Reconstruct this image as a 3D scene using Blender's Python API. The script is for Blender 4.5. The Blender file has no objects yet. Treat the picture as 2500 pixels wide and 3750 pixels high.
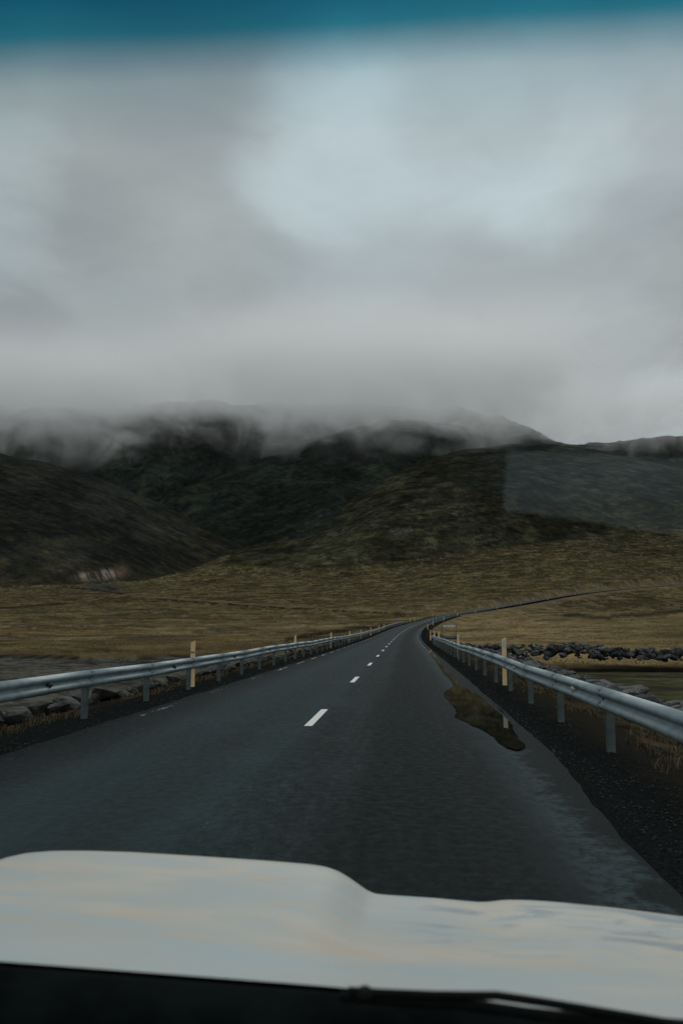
import bpy, math, random
import numpy as np
from mathutils import Vector, noise as mnoise

# ------------------------------------------------------------------ camera
F = 3300.0; CX, CY = 1250.0, 1875.0; CAMZ = 1.6
VPX, VPY = 1470.0, 2299.0
PITCH = math.atan((VPY - CY) / F)
YAW = math.atan((VPX - CX) * math.cos(PITCH) / F)
scene = bpy.context.scene
col = scene.collection
cam_d = bpy.data.cameras.new('camera')
cam = bpy.data.objects.new('camera', cam_d); col.objects.link(cam)
cam.location = (0, 0, CAMZ)
cam.rotation_euler = (math.pi / 2 + PITCH, 0, YAW)
cam_d.sensor_fit = 'VERTICAL'; cam_d.sensor_height = 36.0; cam_d.sensor_width = 24.0
cam_d.lens = 36.0 * F / 3750.0
cam_d.clip_start = 0.02; cam_d.clip_end = 30000
cam_d.dof.use_dof = True; cam_d.dof.focus_distance = 26.0; cam_d.dof.aperture_fstop = 5.6
scene.camera = cam

st, ct = math.sin(YAW), math.cos(YAW); sp, cp = math.sin(PITCH), math.cos(PITCH)
FWD = np.array([-st * cp, ct * cp, sp]); RGT = np.array([ct, st, 0.0]); UPV = np.cross(RGT, FWD)


def ray(px, py):                      # photograph pixel (2500 x 3750) -> direction with y = 1
    d = FWD + RGT * ((px - CX) / F) - UPV * ((py - CY) / F)
    return d / d[1]


def at_y(px, py, Y):
    d = ray(px, py)
    return np.array([0, 0, CAMZ]) + d * Y


def on_z(px, py, z=0.0):
    d = ray(px, py)
    return np.array([0, 0, CAMZ]) + d * ((z - CAMZ) / d[2])


def proj(p):
    v = np.asarray(p, float) - np.array([0, 0, CAMZ])
    w = v @ FWD
    return CX + F * (v @ RGT) / w, CY - F * (v @ UPV) / w


# ------------------------------------------------------------------ world, sun, exposure
SUN_EL, SUN_AZ = math.radians(42), math.radians(8)      # azimuth measured from +Y towards +X
world = bpy.data.worlds.new('World'); scene.world = world; world.use_nodes = True
nt = world.node_tree; nt.nodes.clear()


class NT:
    def __init__(s, tree): s.t = tree

    def n(s, kind, **kw):
        nd = s.t.nodes.new(kind)
        for k, v in kw.items():
            if k in nd.inputs.keys() if hasattr(nd.inputs, 'keys') else False: pass
            setattr(nd, k, v)
        return nd

    def put(s, sock, v):
        if v is None: return
        if hasattr(v, 'is_linked') or isinstance(v, bpy.types.NodeSocket): s.t.links.new(v, sock)
        else:
            if isinstance(v, (tuple, list)) and len(v) == 3 and sock.type == 'RGBA': v = (*v, 1)
            sock.default_value = v

    def math(s, op, a, b=None, c=None, clamp=False):
        nd = s.n('ShaderNodeMath', operation=op, use_clamp=clamp)
        for i, v in enumerate((a, b, c)):
            if v is not None: s.put(nd.inputs[i], v)
        return nd.outputs[0]

    def vmath(s, op, a, b=None, scale=None):
        nd = s.n('ShaderNodeVectorMath', operation=op)
        s.put(nd.inputs[0], a)
        if b is not None: s.put(nd.inputs[1], b)
        if scale is not None: s.put(nd.inputs['Scale'], scale)
        return nd.outputs['Value'] if op in ('DOT_PRODUCT', 'LENGTH') else nd.outputs[0]

    def noise(s, vec, scale=1, detail=4, rough=.55, dist=0, lac=2.0):
        nd = s.n('ShaderNodeTexNoise')
        s.put(nd.inputs['Vector'], vec); s.put(nd.inputs['Scale'], scale); s.put(nd.inputs['Detail'], detail)
        s.put(nd.inputs['Roughness'], rough); s.put(nd.inputs['Distortion'], dist); s.put(nd.inputs['Lacunarity'], lac)
        return nd.outputs['Fac']

    def ramp(s, fac, lo, hi, a=0.0, b=1.0, smooth=True):
        nd = s.n('ShaderNodeMapRange', interpolation_type='SMOOTHSTEP' if smooth else 'LINEAR')
        s.put(nd.inputs[0], fac)
        for i, v in enumerate((lo, hi, a, b)): s.put(nd.inputs[i + 1], v)
        return nd.outputs[0]

    def mix(s, fac, a, b, mode='MIX'):
        nd = s.n('ShaderNodeMix', data_type='RGBA', blend_type=mode)
        s.put(nd.inputs[0], fac); s.put(nd.inputs[6], a); s.put(nd.inputs[7], b)
        return nd.outputs[2]


W = NT(nt)
sky = W.n('ShaderNodeTexSky', sky_type='NISHITA')
sky.sun_disc = False; sky.sun_elevation = SUN_EL; sky.sun_rotation = SUN_AZ
tc = W.n('ShaderNodeTexCoord')
dirv = W.vmath('NORMALIZE', tc.outputs['Generated'])
sep = W.n('ShaderNodeSeparateXYZ'); nt.links.new(dirv, sep.inputs[0])
dz = sep.outputs[2]
mp = W.vmath('MULTIPLY', dirv, (1.0, 1.0, 1.8))
big = W.noise(mp, 1.9, 3, .45, .2)
mid = W.noise(mp, 5.5, 6, .5, .25)
warp = W.math('MULTIPLY', W.math('SUBTRACT', mid, .5), .12)


def blob(px, py, cos_in_deg, cos_out_deg, wamt=1.0):
    d = ray(px, py); d = d / np.linalg.norm(d)
    dt = W.vmath('DOT_PRODUCT', dirv, tuple(d))
    dt = W.math('ADD', dt, W.math('MULTIPLY', warp, wamt))
    return W.ramp(dt, math.cos(math.radians(cos_out_deg)), math.cos(math.radians(cos_in_deg)))


shade = W.math('ADD', W.math('MULTIPLY', big, .5), W.math('MULTIPLY', mid, .5))
cg = W.mix(W.ramp(shade, .34, .66), (.310, .342, .348), (.395, .432, .425))
# lower grey-mauve belt near the hills
cg = W.mix(W.ramp(W.math('ADD', dz, warp), .20, .46, .9, 0), cg, (.292, .312, .322))
for (x, y, a, b, w, c, k) in ((1700, 560, 0, 18, .4, (.44, .50, .52), .42), (1210, 530, 0, 7, .10, (.61, .75, .79), .7), (1940, 490, 0, 7.5, .10, (.60, .74, .78), .7), (1580, 470, 0, 6.5, .08, (.55, .68, .72), .6),
                              (1330, 760, 0, 9, .12, (.46, .54, .57), .5), (2400, 420, 0, 8, .1, (.46, .54, .58), .5), (700, 120, 0, 9, .2, (.27, .31, .33), .5), (1900, 110, 0, 9, .2, (.30, .35, .37), .5),
                              (2440, 1480, 0, 3.2, .05, (.62, .72, .74), .75), (2260, 1390, 0, 6, .10, (.42, .48, .49), .5),
                              (-40, 800, 0, 6, .14, (.46, .54, .56), .5), (420, 1120, 0, 5, .12, (.40, .45, .45), .4),
                              (60, 1460, 0, 4, .05, (.38, .42, .43), .5)):
    cg = W.mix(W.math('MULTIPLY', blob(x, y, a, b, w), k), cg, c)
# ground colour below the horizon, clouds overhead brighter
fine_ = W.noise(W.vmath('MULTIPLY', dirv, (1, 1, 2.2)), 14, 5, .6, .6)
cg = W.mix(1.0, cg, W.mix(fine_, (.90, .91, .92), (1.10, 1.09, 1.08)), 'MULTIPLY')
cg = W.mix(W.ramp(dz, -.02, -.10), cg, (.05, .05, .045))
cg = W.mix(W.ramp(dz, .60, .95), cg, (.47, .53, .55))
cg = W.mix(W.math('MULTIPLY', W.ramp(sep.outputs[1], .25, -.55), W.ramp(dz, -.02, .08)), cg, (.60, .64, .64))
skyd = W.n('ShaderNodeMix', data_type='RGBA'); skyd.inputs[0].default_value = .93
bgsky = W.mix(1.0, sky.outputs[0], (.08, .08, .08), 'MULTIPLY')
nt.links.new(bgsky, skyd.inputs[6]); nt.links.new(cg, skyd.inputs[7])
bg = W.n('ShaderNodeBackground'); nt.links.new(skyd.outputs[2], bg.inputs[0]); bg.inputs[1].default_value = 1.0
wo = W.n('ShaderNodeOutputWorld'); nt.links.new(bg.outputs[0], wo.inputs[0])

sun_d = bpy.data.lights.new('sun', 'SUN'); sun = bpy.data.objects.new('sun', sun_d); col.objects.link(sun)
sun_d.energy = 0.85; sun_d.angle = math.radians(35); sun_d.color = (1, .97, .93)
sv = Vector((math.cos(SUN_EL) * math.sin(SUN_AZ), math.cos(SUN_EL) * math.cos(SUN_AZ), math.sin(SUN_EL)))
sun.rotation_euler = sv.to_track_quat('Z', 'Y').to_euler()
scene.view_settings.view_transform = 'Standard'; scene.view_settings.look = 'None'
scene.view_settings.gamma = 1; scene.view_settings.exposure = 0.0
scene.view_settings.use_curve_mapping = False
scene.render.engine = 'CYCLES'
scene.cycles.use_denoising = True
scene.cycles.max_bounces = 16; scene.cycles.transparent_max_bounces = 12
scene.cycles.volume_bounces = 16; scene.cycles.volume_step_rate = 1.0; scene.cycles.volume_max_steps = 256

# ------------------------------------------------------------------ numpy noise
_rng = np.random.default_rng(7)
_tab = _rng.random((256, 256)).astype(np.float64)


def vnoise(x, y):
    xi = np.floor(x).astype(np.int64); yi = np.floor(y).astype(np.int64)
    fx = x - xi; fy = y - yi
    fx = fx * fx * fx * (fx * (fx * 6 - 15) + 10); fy = fy * fy * fy * (fy * (fy * 6 - 15) + 10)
    x0 = xi & 255; x1 = (xi + 1) & 255; y0 = yi & 255; y1 = (yi + 1) & 255
    a = _tab[x0, y0]; b = _tab[x1, y0]; c = _tab[x0, y1]; d = _tab[x1, y1]
    return (a + (b - a) * fx) + ((c + (d - c) * fx) - (a + (b - a) * fx)) * fy


def fbm(x, y, octv=5, gain=.5, lac=2.03, seed=0):
    s = 0; a = 1; t = 0; x = x + seed * 17.3; y = y - seed * 9.1
    for i in range(octv):
        s = s + a * vnoise(x, y); t += a; a *= gain
        x, y = (x * .8 - y * .6) * lac + 3.7, (x * .6 + y * .8) * lac + 1.3
    return s / t


def ridged(x, y, octv=4, seed=0):
    s = 0; a = 1; t = 0; x = x + seed * 11.7; y = y + seed * 5.3
    for i in range(octv):
        s = s + a * (1 - np.abs(2 * vnoise(x, y) - 1)); t += a; a *= .5; x = x * 2.1 + 7; y = y * 2.1 + 3
    return s / t


def ss(a, b, x):
    t = np.clip((x - a) / (b - a), 0, 1); return t * t * (3 - 2 * t)


# ------------------------------------------------------------------ road line
cl = [(-400, -1.9, 0), (-100, -1.65, 0), (0, -1.57, 0), (16, -1.53, 0), (28, -1.42, 0), (40, -1.38, 0), (52, -1.35, 0), (64, -1.29, 0)]
for n, (px, py) in {6: (1415, 2368.5), 7: (1423, 2360), 8: (1432, 2351.5), 9: (1439.5, 2344), 10: (1446.6, 2337.5), 11: (1453, 2331),
                    12: (1460, 2325), 13: (1468, 2319.5), 14: (1475, 2314.5), 15: (1482, 2309), 16: (1490.6, 2303), 17: (1500, 2298),
                    18: (1510.5, 2294), 19: (1522, 2290), 20: (1533, 2285.5), 21: (1545, 2281), 22: (1558, 2276.7), 23: (1572, 2273),
                    24: (1584, 2269), 25: (1598.5, 2265), 26: (1612, 2261), 27: (1625, 2257), 28: (1642, 2253), 29: (1662, 2249),
                    30: (1680, 2245)}.items():
    Y = 14.6 + 1.5 + 11.8 * (n - 1); p = at_y(px, py, Y); cl.append((Y, p[0], p[2]))
for Y, px, py in ((410, 1740, 2237.5), (475, 1820, 2223.5), (545, 1900, 2209.5), (625, 2010, 2190), (700, 2120, 2171),
                  (770, 2230, 2158), (840, 2340, 2149), (930, 2480, 2138), (1100, 2760, 2115)):
    p = at_y(px, py, Y); cl.append((Y, p[0], p[2]))
cl = np.array(cl)
RY = np.arange(-400, 1090, 1.0)
RX = np.interp(RY, cl[:, 0], cl[:, 1]); RZ = np.interp(RY, cl[:, 0], cl[:, 2])


def gsm(a, sig):
    k = np.exp(-.5 * (np.arange(-3 * sig, 3 * sig + 1) / sig) ** 2); k /= k.sum()
    b = np.concatenate([a[0] + (np.arange(-3 * sig, 0)) * (a[1] - a[0]), a, a[-1] + (np.arange(1, 3 * sig + 1)) * (a[-1] - a[-2])])
    return np.convolve(b, k, 'valid')


RXs, RZs = gsm(RX, 9), gsm(RZ, 12)
far = ss(300, 420, RY)
RX = RXs * (1 - far) + gsm(RX, 30) * far; RZ = RZs * (1 - far) + gsm(RZ, 30) * far
TX = np.gradient(RX, RY); RS = np.concatenate([[0], np.cumsum(np.sqrt(1 + TX[1:] ** 2))]); RS -= np.interp(0, RY, RS)


def station(s):                        # centre point and unit heading at arclength s
    y = np.interp(s, RS, RY); x = np.interp(y, RY, RX); z = np.interp(y, RY, RZ); t = np.interp(y, RY, TX)
    c = 1 / np.sqrt(1 + t * t)
    return x, y, z, t * c, c


def off(s, lat, dz=0.0):
    x, y, z, hx, hy = station(s)
    return np.array([x + hy * lat, y - hx * lat, z + dz])


def road_lat(x, y):
    yy = np.clip(y, -395, 1085)
    for _ in range(2):
        t = np.interp(yy, RY, TX); c = 1 / np.sqrt(1 + t * t)
        lat = (x - np.interp(yy, RY, RX)) * c - (y - yy) * t * c
        yy = np.clip(y + lat * t * c, -395, 1085)
    return lat, np.interp(yy, RY, RZ), np.interp(yy, RY, RS)


# ------------------------------------------------------------------ terrain height
K = 2500 / 1568.0


def uv(dx, dy):                        # display pixel (1568 x 2352) -> tangents
    d = ray(dx * K, dy * K); return d[0], d[2]


cols = [-300, 0, 300, 560, 830, 1180, 1568, 1900]
rows = {150: [1481, 1481, 1481, 1480, 1476, 1474, 1470, 1470],
        250: [1457, 1457, 1457, 1455, 1450, 1438, 1430, 1428],
        400: [1428, 1428, 1428, 1427, 1420, 1405, 1396, 1394],
        700: [1388, 1387, 1387, 1386, 1380, 1362, 1352, 1350],
        1000: [1366, 1364, 1362, 1361, 1352, 1332, 1322, 1320],
        1300: [1350, 1346, 1342, 1336, 1318, 1292, 1282, 1280],
        1700: [1340, 1338, 1332, 1262, 1258, 1242, 1236, 1234],
        2150: [1320, 1320, 1310, 1262, 1132, 1170, 1190, 1190],
        2700: [1300, 1300, 1290, 1250, 1060, 1060, 1110, 1120]}
GU = np.linspace(-.75, .62, 90)
DL = [0, 60, 105]; ZT = [np.full(90, -1.9), np.full(90, -2.0), np.full(90, -1.95)]
for D, r in rows.items():
    us, vs = zip(*[uv(c, y) for c, y in zip(cols, r)])
    DL.append(D); ZT.append(CAMZ + D * np.interp(GU, us, vs))
DL += [9000]; ZT.append(ZT[-1] - 60)
ZT = np.array(ZT); DLN = np.log(np.array(DL) + 30.0)
GD = np.linspace(DLN[0], DLN[-1], 400)
ZG = np.array([np.interp(GD, DLN, ZT[:, j]) for j in range(90)]).T


def smooth2(a, n0, n1):
    for _ in range(n0):
        b = np.pad(a, ((1, 1), (0, 0)), 'edge'); a = (b[:-2] + 2 * b[1:-1] + b[2:]) / 4
    for _ in range(n1):
        b = np.pad(a, ((0, 0), (1, 1)), 'edge'); a = (b[:, :-2] + 2 * b[:, 1:-1] + b[:, 2:]) / 4
    return a


ZG = smooth2(ZG, 14, 8)


def bil(D, u):
    i = (np.log(D + 30.0) - GD[0]) / (GD[1] - GD[0]); j = (u - GU[0]) / (GU[1] - GU[0])
    i = np.clip(i, 0, 398.999); j = np.clip(j, 0, 88.999)
    i0 = i.astype(int); j0 = j.astype(int); fi = i - i0; fj = j - j0
    return (ZG[i0, j0] * (1 - fi) * (1 - fj) + ZG[i0 + 1, j0] * fi * (1 - fj) + ZG[i0, j0 + 1] * (1 - fi) * fj + ZG[i0 + 1, j0 + 1] * fi * fj)


def crest_table(pts):
    a = []
    for dx, dy, D in pts:
        u, v = uv(dx, dy); a.append((u, CAMZ + D * v, D))
    a = np.array(a); uu = np.linspace(-.75, .62, 500)
    z = gsm(np.interp(uu, a[:, 0], a[:, 1]), 3); d = gsm(np.interp(uu, a[:, 0], a[:, 2]), 5)
    return uu, z, d


LAY = {}
# name: crest (display px, display py, distance), foot (same), profile power, fall beyond the crest
LAY['left'] = (crest_table([(-500, 960, 2300), (-200, 1005, 2200), (0, 1041, 2100), (100, 1062, 2050), (250, 1104, 2000), (350, 1148, 1960), (450, 1196, 1900),
                            (550, 1256, 1800), (600, 1300, 1700), (680, 1370, 1500), (800, 1440, 1400), (1700, 1600, 1400)]),
               crest_table([(-500, 1330, 1150), (0, 1325, 1180), (170, 1338, 1230), (300, 1332, 1320), (430, 1308, 1500), (540, 1268, 1700), (600, 1310, 1650), (700, 1400, 1400), (1700, 1600, 1350)]),
               .95, .45)
LAY['slope'] = (crest_table([(-500, 1440, 1500), (300, 1400, 1500), (430, 1330, 1550), (560, 1264, 1720), (640, 1243, 1850), (700, 1222, 1950), (760, 1180, 2050), (830, 1130, 2150),
                             (900, 1092, 2250), (960, 1060, 2350), (1050, 1035, 2500), (1180, 1019, 2650), (1250, 1018, 2720), (1350, 1029, 2760), (1450, 1052, 2760), (1568, 1076, 2760), (1900, 1150, 2760)]),
                crest_table([(-500, 1440, 1300), (300, 1390, 1300), (430, 1335, 1400), (560, 1292, 1480), (640, 1300, 1400), (760, 1308, 1350), (900, 1305, 1350), (1180, 1262, 1500), (1300, 1240, 1650), (1568, 1225, 1800), (1900, 1235, 1800)]),
                1.0, .55)
LAY['spur'] = (crest_table([(-500, 1400, 2000), (250, 1300, 2100), (370, 1139, 2250), (425, 1118, 2330), (530, 1078, 2450), (650, 1043, 2600), (760, 1000, 2750), (900, 965, 2900), (1050, 975, 3000), (1150, 1010, 3100), (1250, 1150, 3100), (1900, 1300, 3100)]),
               crest_table([(-500, 1420, 1900), (370, 1180, 2150), (565, 1256, 1950), (700, 1200, 2080), (830, 1130, 2300), (960, 1090, 2450), (1180, 1100, 2800), (1900, 1300, 2900)]),
               .85, .5)
LAY['back'] = (crest_table([(-500, 930, 3300), (0, 934, 3200), (60, 938, 3200), (100, 942, 3200), (170, 937, 3200), (400, 925, 3200), (700, 928, 3250), (900, 932, 3300), (1040, 938, 3400), (1100, 944, 3400), (1155, 953, 3400), (1175, 962, 3400), (1200, 974, 3400), (1234, 984, 3400),
                            (1238, 996, 3400), (1265, 1004, 3450), (1310, 1024, 3500), (1360, 1018, 3600), (1400, 1011, 3650), (1460, 1011, 3650), (1500, 1007, 3650), (1540, 998, 3650), (1551, 992, 3650), (1556, 998, 3650), (1580, 998, 3650), (1900, 960, 3650)]),
               crest_table([(-500, 1250, 2300), (0, 1180, 2300), (250, 1160, 2300), (370, 1145, 2350), (560, 1110, 2500), (760, 1030, 2800), (1180, 1080, 3000), (1900, 1100, 3100)]),
               .8, .4)


def layer(name, D, u):
    (uu, cz, cd), (_, fz, fd), p, fall = LAY[name]
    zc = np.interp(u, uu, cz); dc = np.interp(u, uu, cd); zf = np.interp(u, uu, fz); df = np.interp(u, uu, fd)
    t = (D - df) / np.maximum(dc - df, 30)
    tt = np.clip(t, 0, 1)
    g = tt ** p; g = g * .7 + np.sin(tt * np.pi / 2) * .3
    z = zf + (zc - zf) * g
    z = np.where(t < 0, zf + (D - df) * .35, z)
    d = D - dc
    z = np.where(d > 0, zc - fall * d * d / (d + 120), z)
    return z, t


NAMES = ['moorland', 'hillside_left', 'hillside_right', 'mountain_spur', 'mountain']


def smax(a, b, k):
    h = np.clip(.5 + .5 * (a - b) / k, 0, 1)
    return b + (a - b) * h + k * h * (1 - h)


def bank_line(x):                      # where the low river bank runs on either side of the road
    left = 116 + (fbm(x / 30, x * 0 + 2.5, 3, seed=8) - .5) * 22
    t = (x - 4.5) / 42
    right = 91.2 + 3.0 * np.sin(t * 4) - t * 4 + (fbm(x / 8, x * 0 + 1.5, 2, seed=9) - .5) * 2
    w = ss(-4, 2, x)
    return left * (1 - w) + right * w


def terrain(x, y, full=False):
    r = np.hypot(x, y); a = np.arctan2(x, y)
    aa = np.clip(a, -.66, .56)
    u = np.tan(aa); D = r * np.cos(aa)
    back = ss(.66, 2.2, np.abs(a))                       # behind the viewer the hills are lower
    base = bil(D, u)
    zs = [base]
    ts = []
    for nme in ('left', 'slope', 'spur', 'back'):
        z, t = layer(nme, D, u); z = z * (1 - .55 * back * ss(900, 1500, D))
        zs.append(z); ts.append(t)
    base_cut = base - 400 * ss(1.0, 1.25, ts[1]) * ss(1500, 1900, D)
    zs[0] = base_cut
    h = zs[0]
    farw = ss(500, 1500, D)
    for z in zs[1:]:
        h = np.where(D > 900, smax(z, h, 6 + 10 * farw), h)
    own = np.argmax(np.stack(zs), 0); own = np.where(D < 950, 0, own)
    # relief
    A = ss(700, 2400, D)
    gul = ridged(u * 26 + fbm(x / 400, y / 400, 3, seed=3) * 2.2, D / 900, 4, seed=1)
    hi = ss(1, 4, own.astype(float)) * .8 + .35
    h = h + (gul - .62) * 44 * A * np.choose(own, [.08, .20, .10, .60, .95]) * ss(1000, 1700, D)
    h = h + (fbm(x / 90, y / 60, 5, seed=5) - .5) * (1.6 * ss(60, 350, D) + 4.5 * A)
    h = h + (fbm(x / 14, y / 9, 4, seed=6) - .5) * (.28 + 1.1 * ss(110, 260, D) + .6 * A)
    # left gravel bed and right meadow sit below a low cut bank
    yb = bank_line(x)
    step = 1 - ss(-1.0, 1.0, y - yb)
    nearm = (np.abs(a) < 1.2)
    h = h - np.where(nearm, step * .55, .5)
    bank = np.exp(-((y - yb) / 1.4) ** 2) * nearm
    # gully beyond the left rail where the stream goes under the road
    gx = (x + 16 - (y - 150) * .05)
    gl = np.exp(-((y - 150 - (x + 12) * .5) / 7) ** 2) * ss(-60, -40, x) * (1 - ss(-8, -6, x))
    h = h - gl * 2.0
    # hollow on the right
    h2 = np.exp(-((y - 470) / 25) ** 2) * np.exp(-((x - 135) / 45) ** 2)
    h = h - h2 * 6
    # eroded bank and stream bed on the left
    # road embankment
    lat, rz, rs = road_lat(x, y)
    al = np.abs(lat)
    capw = ss(380, 480, rs) * (lat > 0) * (1 - ss(110, 200, lat)) * (y > 0)
    h = h - capw * np.maximum(h - (rz - 1.0 - .10 * al), 0)
    bench = (lat > 0) * ss(-20, -5, rs) * (1 - ss(70, 84, rs))
    hw = 5.3 + 5 * ss(300, 650, D) + 3.2 * bench
    wd = 2.2 + np.clip(np.abs(rz - h), 0, 14) * 1.6
    k = ss(0, 1, (al - hw) / wd)
    on = (y > -380) & (y < 1080)
    emb = rz - .16 - 1.0 * ss(300, 600, D) - .17 * np.clip(al - 5.3, 0, 4) * bench
    hh = np.where(on, emb * (1 - k) + h * k, h)
    hh = hh + (fbm(x / .9, y / .9, 3, seed=11) - .5) * .10 * ss(5.2, 6.5, al) * (D < 150)
    if full:
        return hh, own, dict(D=D, u=u, lat=lat, k=np.where(on, k, 1), bank=bank, gully=gl, hollow=h2, yb=yb, ts=ts, gul=gul, rz=rz)
    return hh


# ------------------------------------------------------------------ helpers
def tag(o, label=None, cat=None, group=None, kind=None):
    for k, v in (('label', label), ('category', cat), ('group', group), ('kind', kind)):
        if v: o[k] = v
    return o


def link(name, me, mat=None, parent=None):
    o = bpy.data.objects.new(name, me); col.objects.link(o)
    if mat and me and not me.materials: me.materials.append(mat)
    if parent: o.parent = parent
    return o


def empty(name, loc=(0, 0, 0)):
    o = bpy.data.objects.new(name, None); o.location = loc; o.empty_display_size = .3; col.objects.link(o); return o


def fast_mesh(name, v, faces, smooth=True):
    """v Nx3, faces MxK (K = 3 or 4)"""
    me = bpy.data.meshes.new(name); v = np.asarray(v, np.float32); faces = np.asarray(faces, np.int32)
    k = faces.shape[1]
    me.vertices.add(len(v)); me.vertices.foreach_set('co', v.ravel())
    me.loops.add(faces.size); me.loops.foreach_set('vertex_index', faces.ravel())
    me.polygons.add(len(faces)); me.polygons.foreach_set('loop_start', np.arange(0, faces.size, k, dtype=np.int32))
    me.polygons.foreach_set('use_smooth', np.full(len(faces), smooth))
    me.update(calc_edges=True); me.validate()
    return me


class MB:
    def __init__(s): s.v = []; s.f = []

    def add(s, v, f):
        b = len(s.v); s.v += [tuple(map(float, p)) for p in v]; s.f += [tuple(i + b for i in q) for q in f]; return s

    def box(s, c, d, rz=0.0, shear=0.0):
        cx, cy, cz = c; x, y, z = d[0] / 2, d[1] / 2, d[2] / 2; co, si = math.cos(rz), math.sin(rz)
        v = []
        for sx, sy, sz in ((-1, -1, -1), (1, -1, -1), (1, 1, -1), (-1, 1, -1), (-1, -1, 1), (1, -1, 1), (1, 1, 1), (-1, 1, 1)):
            a, b = sx * x, sy * y; zz = sz * z + (shear * sx * x if sz > 0 else 0)
            v.append((cx + a * co - b * si, cy + a * si + b * co, cz + zz))
        return s.add(v, [(0, 3, 2, 1), (4, 5, 6, 7), (0, 1, 5, 4), (1, 2, 6, 5), (2, 3, 7, 6), (3, 0, 4, 7)])

    def tube(s, pts, r, n=8, cap=True):
        pts = [Vector(p) for p in pts]; rr = r if isinstance(r, (list, tuple)) else [r] * len(pts)
        b = len(s.v); up = Vector((0, 0, 1))
        for i, p in enumerate(pts):
            t = (pts[min(i + 1, len(pts) - 1)] - pts[max(i - 1, 0)]).normalized()
            a = t.cross(up if abs(t.z) < .95 else Vector((1, 0, 0))).normalized(); c = t.cross(a)
            for k in range(n):
                q = 2 * math.pi * k / n; s.v.append(tuple(p + (a * math.cos(q) + c * math.sin(q)) * rr[i]))
        for i in range(len(pts) - 1):
            for k in range(n):
                s.f.append((b + i * n + k, b + i * n + (k + 1) % n, b + (i + 1) * n + (k + 1) % n, b + (i + 1) * n + k))
        if cap:
            s.f.append(tuple(b + k for k in range(n))[::-1]); s.f.append(tuple(b + (len(pts) - 1) * n + k for k in range(n)))
        return s

    def mesh(s, name, smooth=False):
        me = bpy.data.meshes.new(name); me.from_pydata(s.v, [], s.f); me.update()
        if smooth: me.polygons.foreach_set('use_smooth', np.full(len(me.polygons), True))
        return me

    def build(s, name, mat, parent=None, smooth=False): return link(name, s.mesh(name, smooth), mat, parent)


def material(name):
    m = bpy.data.materials.new(name); m.use_nodes = True; m.node_tree.nodes.clear(); n = NT(m.node_tree)
    out = n.n('ShaderNodeOutputMaterial'); b = n.n('ShaderNodeBsdfPrincipled')
    m.node_tree.links.new(b.outputs[0], out.inputs[0]); n.b = b; n.out = out
    g = n.n('ShaderNodeNewGeometry'); n.pos = g.outputs['Position']
    return m, n


def bump(n, h, strength=.5, dist=.02, prev=None):
    nd = n.n('ShaderNodeBump'); nd.inputs['Strength'].default_value = strength; nd.inputs['Distance'].default_value = dist
    n.put(nd.inputs['Height'], h)
    if prev is not None: n.put(nd.inputs['Normal'], prev)
    return nd.outputs[0]


def attr(n, name, out='Color'):
    a = n.n('ShaderNodeAttribute', attribute_name=name); return a.outputs[out]


# ------------------------------------------------------------------ materials
def simple(name, c1, c2, scale=8, rough=.7, metal=0.0, bmp=.0, bd=.01, spec=.5, lo=.35, hi=.65, detail=5):
    m, n = material(name); tcn = n.n('ShaderNodeTexCoord').outputs['Object']
    f = n.noise(tcn, scale, detail, .6)
    n.put(n.b.inputs['Base Color'], n.mix(n.ramp(f, lo, hi), c1, c2))
    n.b.inputs['Roughness'].default_value = rough; n.b.inputs['Metallic'].default_value = metal
    n.b.inputs['Specular IOR Level'].default_value = spec
    if bmp: n.put(n.b.inputs['Normal'], bump(n, n.noise(tcn, scale * 3, 4, .6), bmp, bd))
    return m


def terrain_mat():
    m, n = material('moor_vegetation')
    c = attr(n, 'ground'); near = attr(n, 'detail', 'Fac')
    f1 = n.noise(n.pos, .9, 8, .68); f2 = n.noise(n.pos, 7.0, 6, .7)
    mod = n.math('ADD', n.math('MULTIPLY', f1, .9), n.math('MULTIPLY', f2, .7))
    mod = n.ramp(mod, .45, 1.15, .45, 1.6, False)
    comb = n.n('ShaderNodeCombineXYZ')
    for i in range(3): n.put(comb.inputs[i], mod)
    cc = n.mix(1.0, c, comb.outputs[0], 'MULTIPLY')
    f3 = n.noise(n.pos, .045, 10, .72); f4 = n.noise(n.vmath('MULTIPLY', n.pos, (.5, 1, 1)), .21, 8, .75)
    m3 = n.math('ADD', n.ramp(f3, .40, .60, .80, 1.14), n.ramp(f4, .40, .62, -.14, .26))
    cb3 = n.n('ShaderNodeCombineXYZ')
    for i in range(3): n.put(cb3.inputs[i], m3)
    farc = n.mix(1.0, c, cb3.outputs[0], 'MULTIPLY')
    mixc = n.mix(near, farc, n.mix(.75, cc, n.mix(1.0, cc, cb3.outputs[0], 'MULTIPLY')))
    n.put(n.b.inputs['Base Color'], mixc)
    n.b.inputs['Roughness'].default_value = 1.0; n.b.inputs['Specular IOR Level'].default_value = .0
    b1 = bump(n, n.noise(n.pos, .05, 7, .65), .22, 3.0)
    b2 = bump(n, f2, .6, .05, b1)
    n.put(n.b.inputs['Normal'], b2)
    return m


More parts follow.
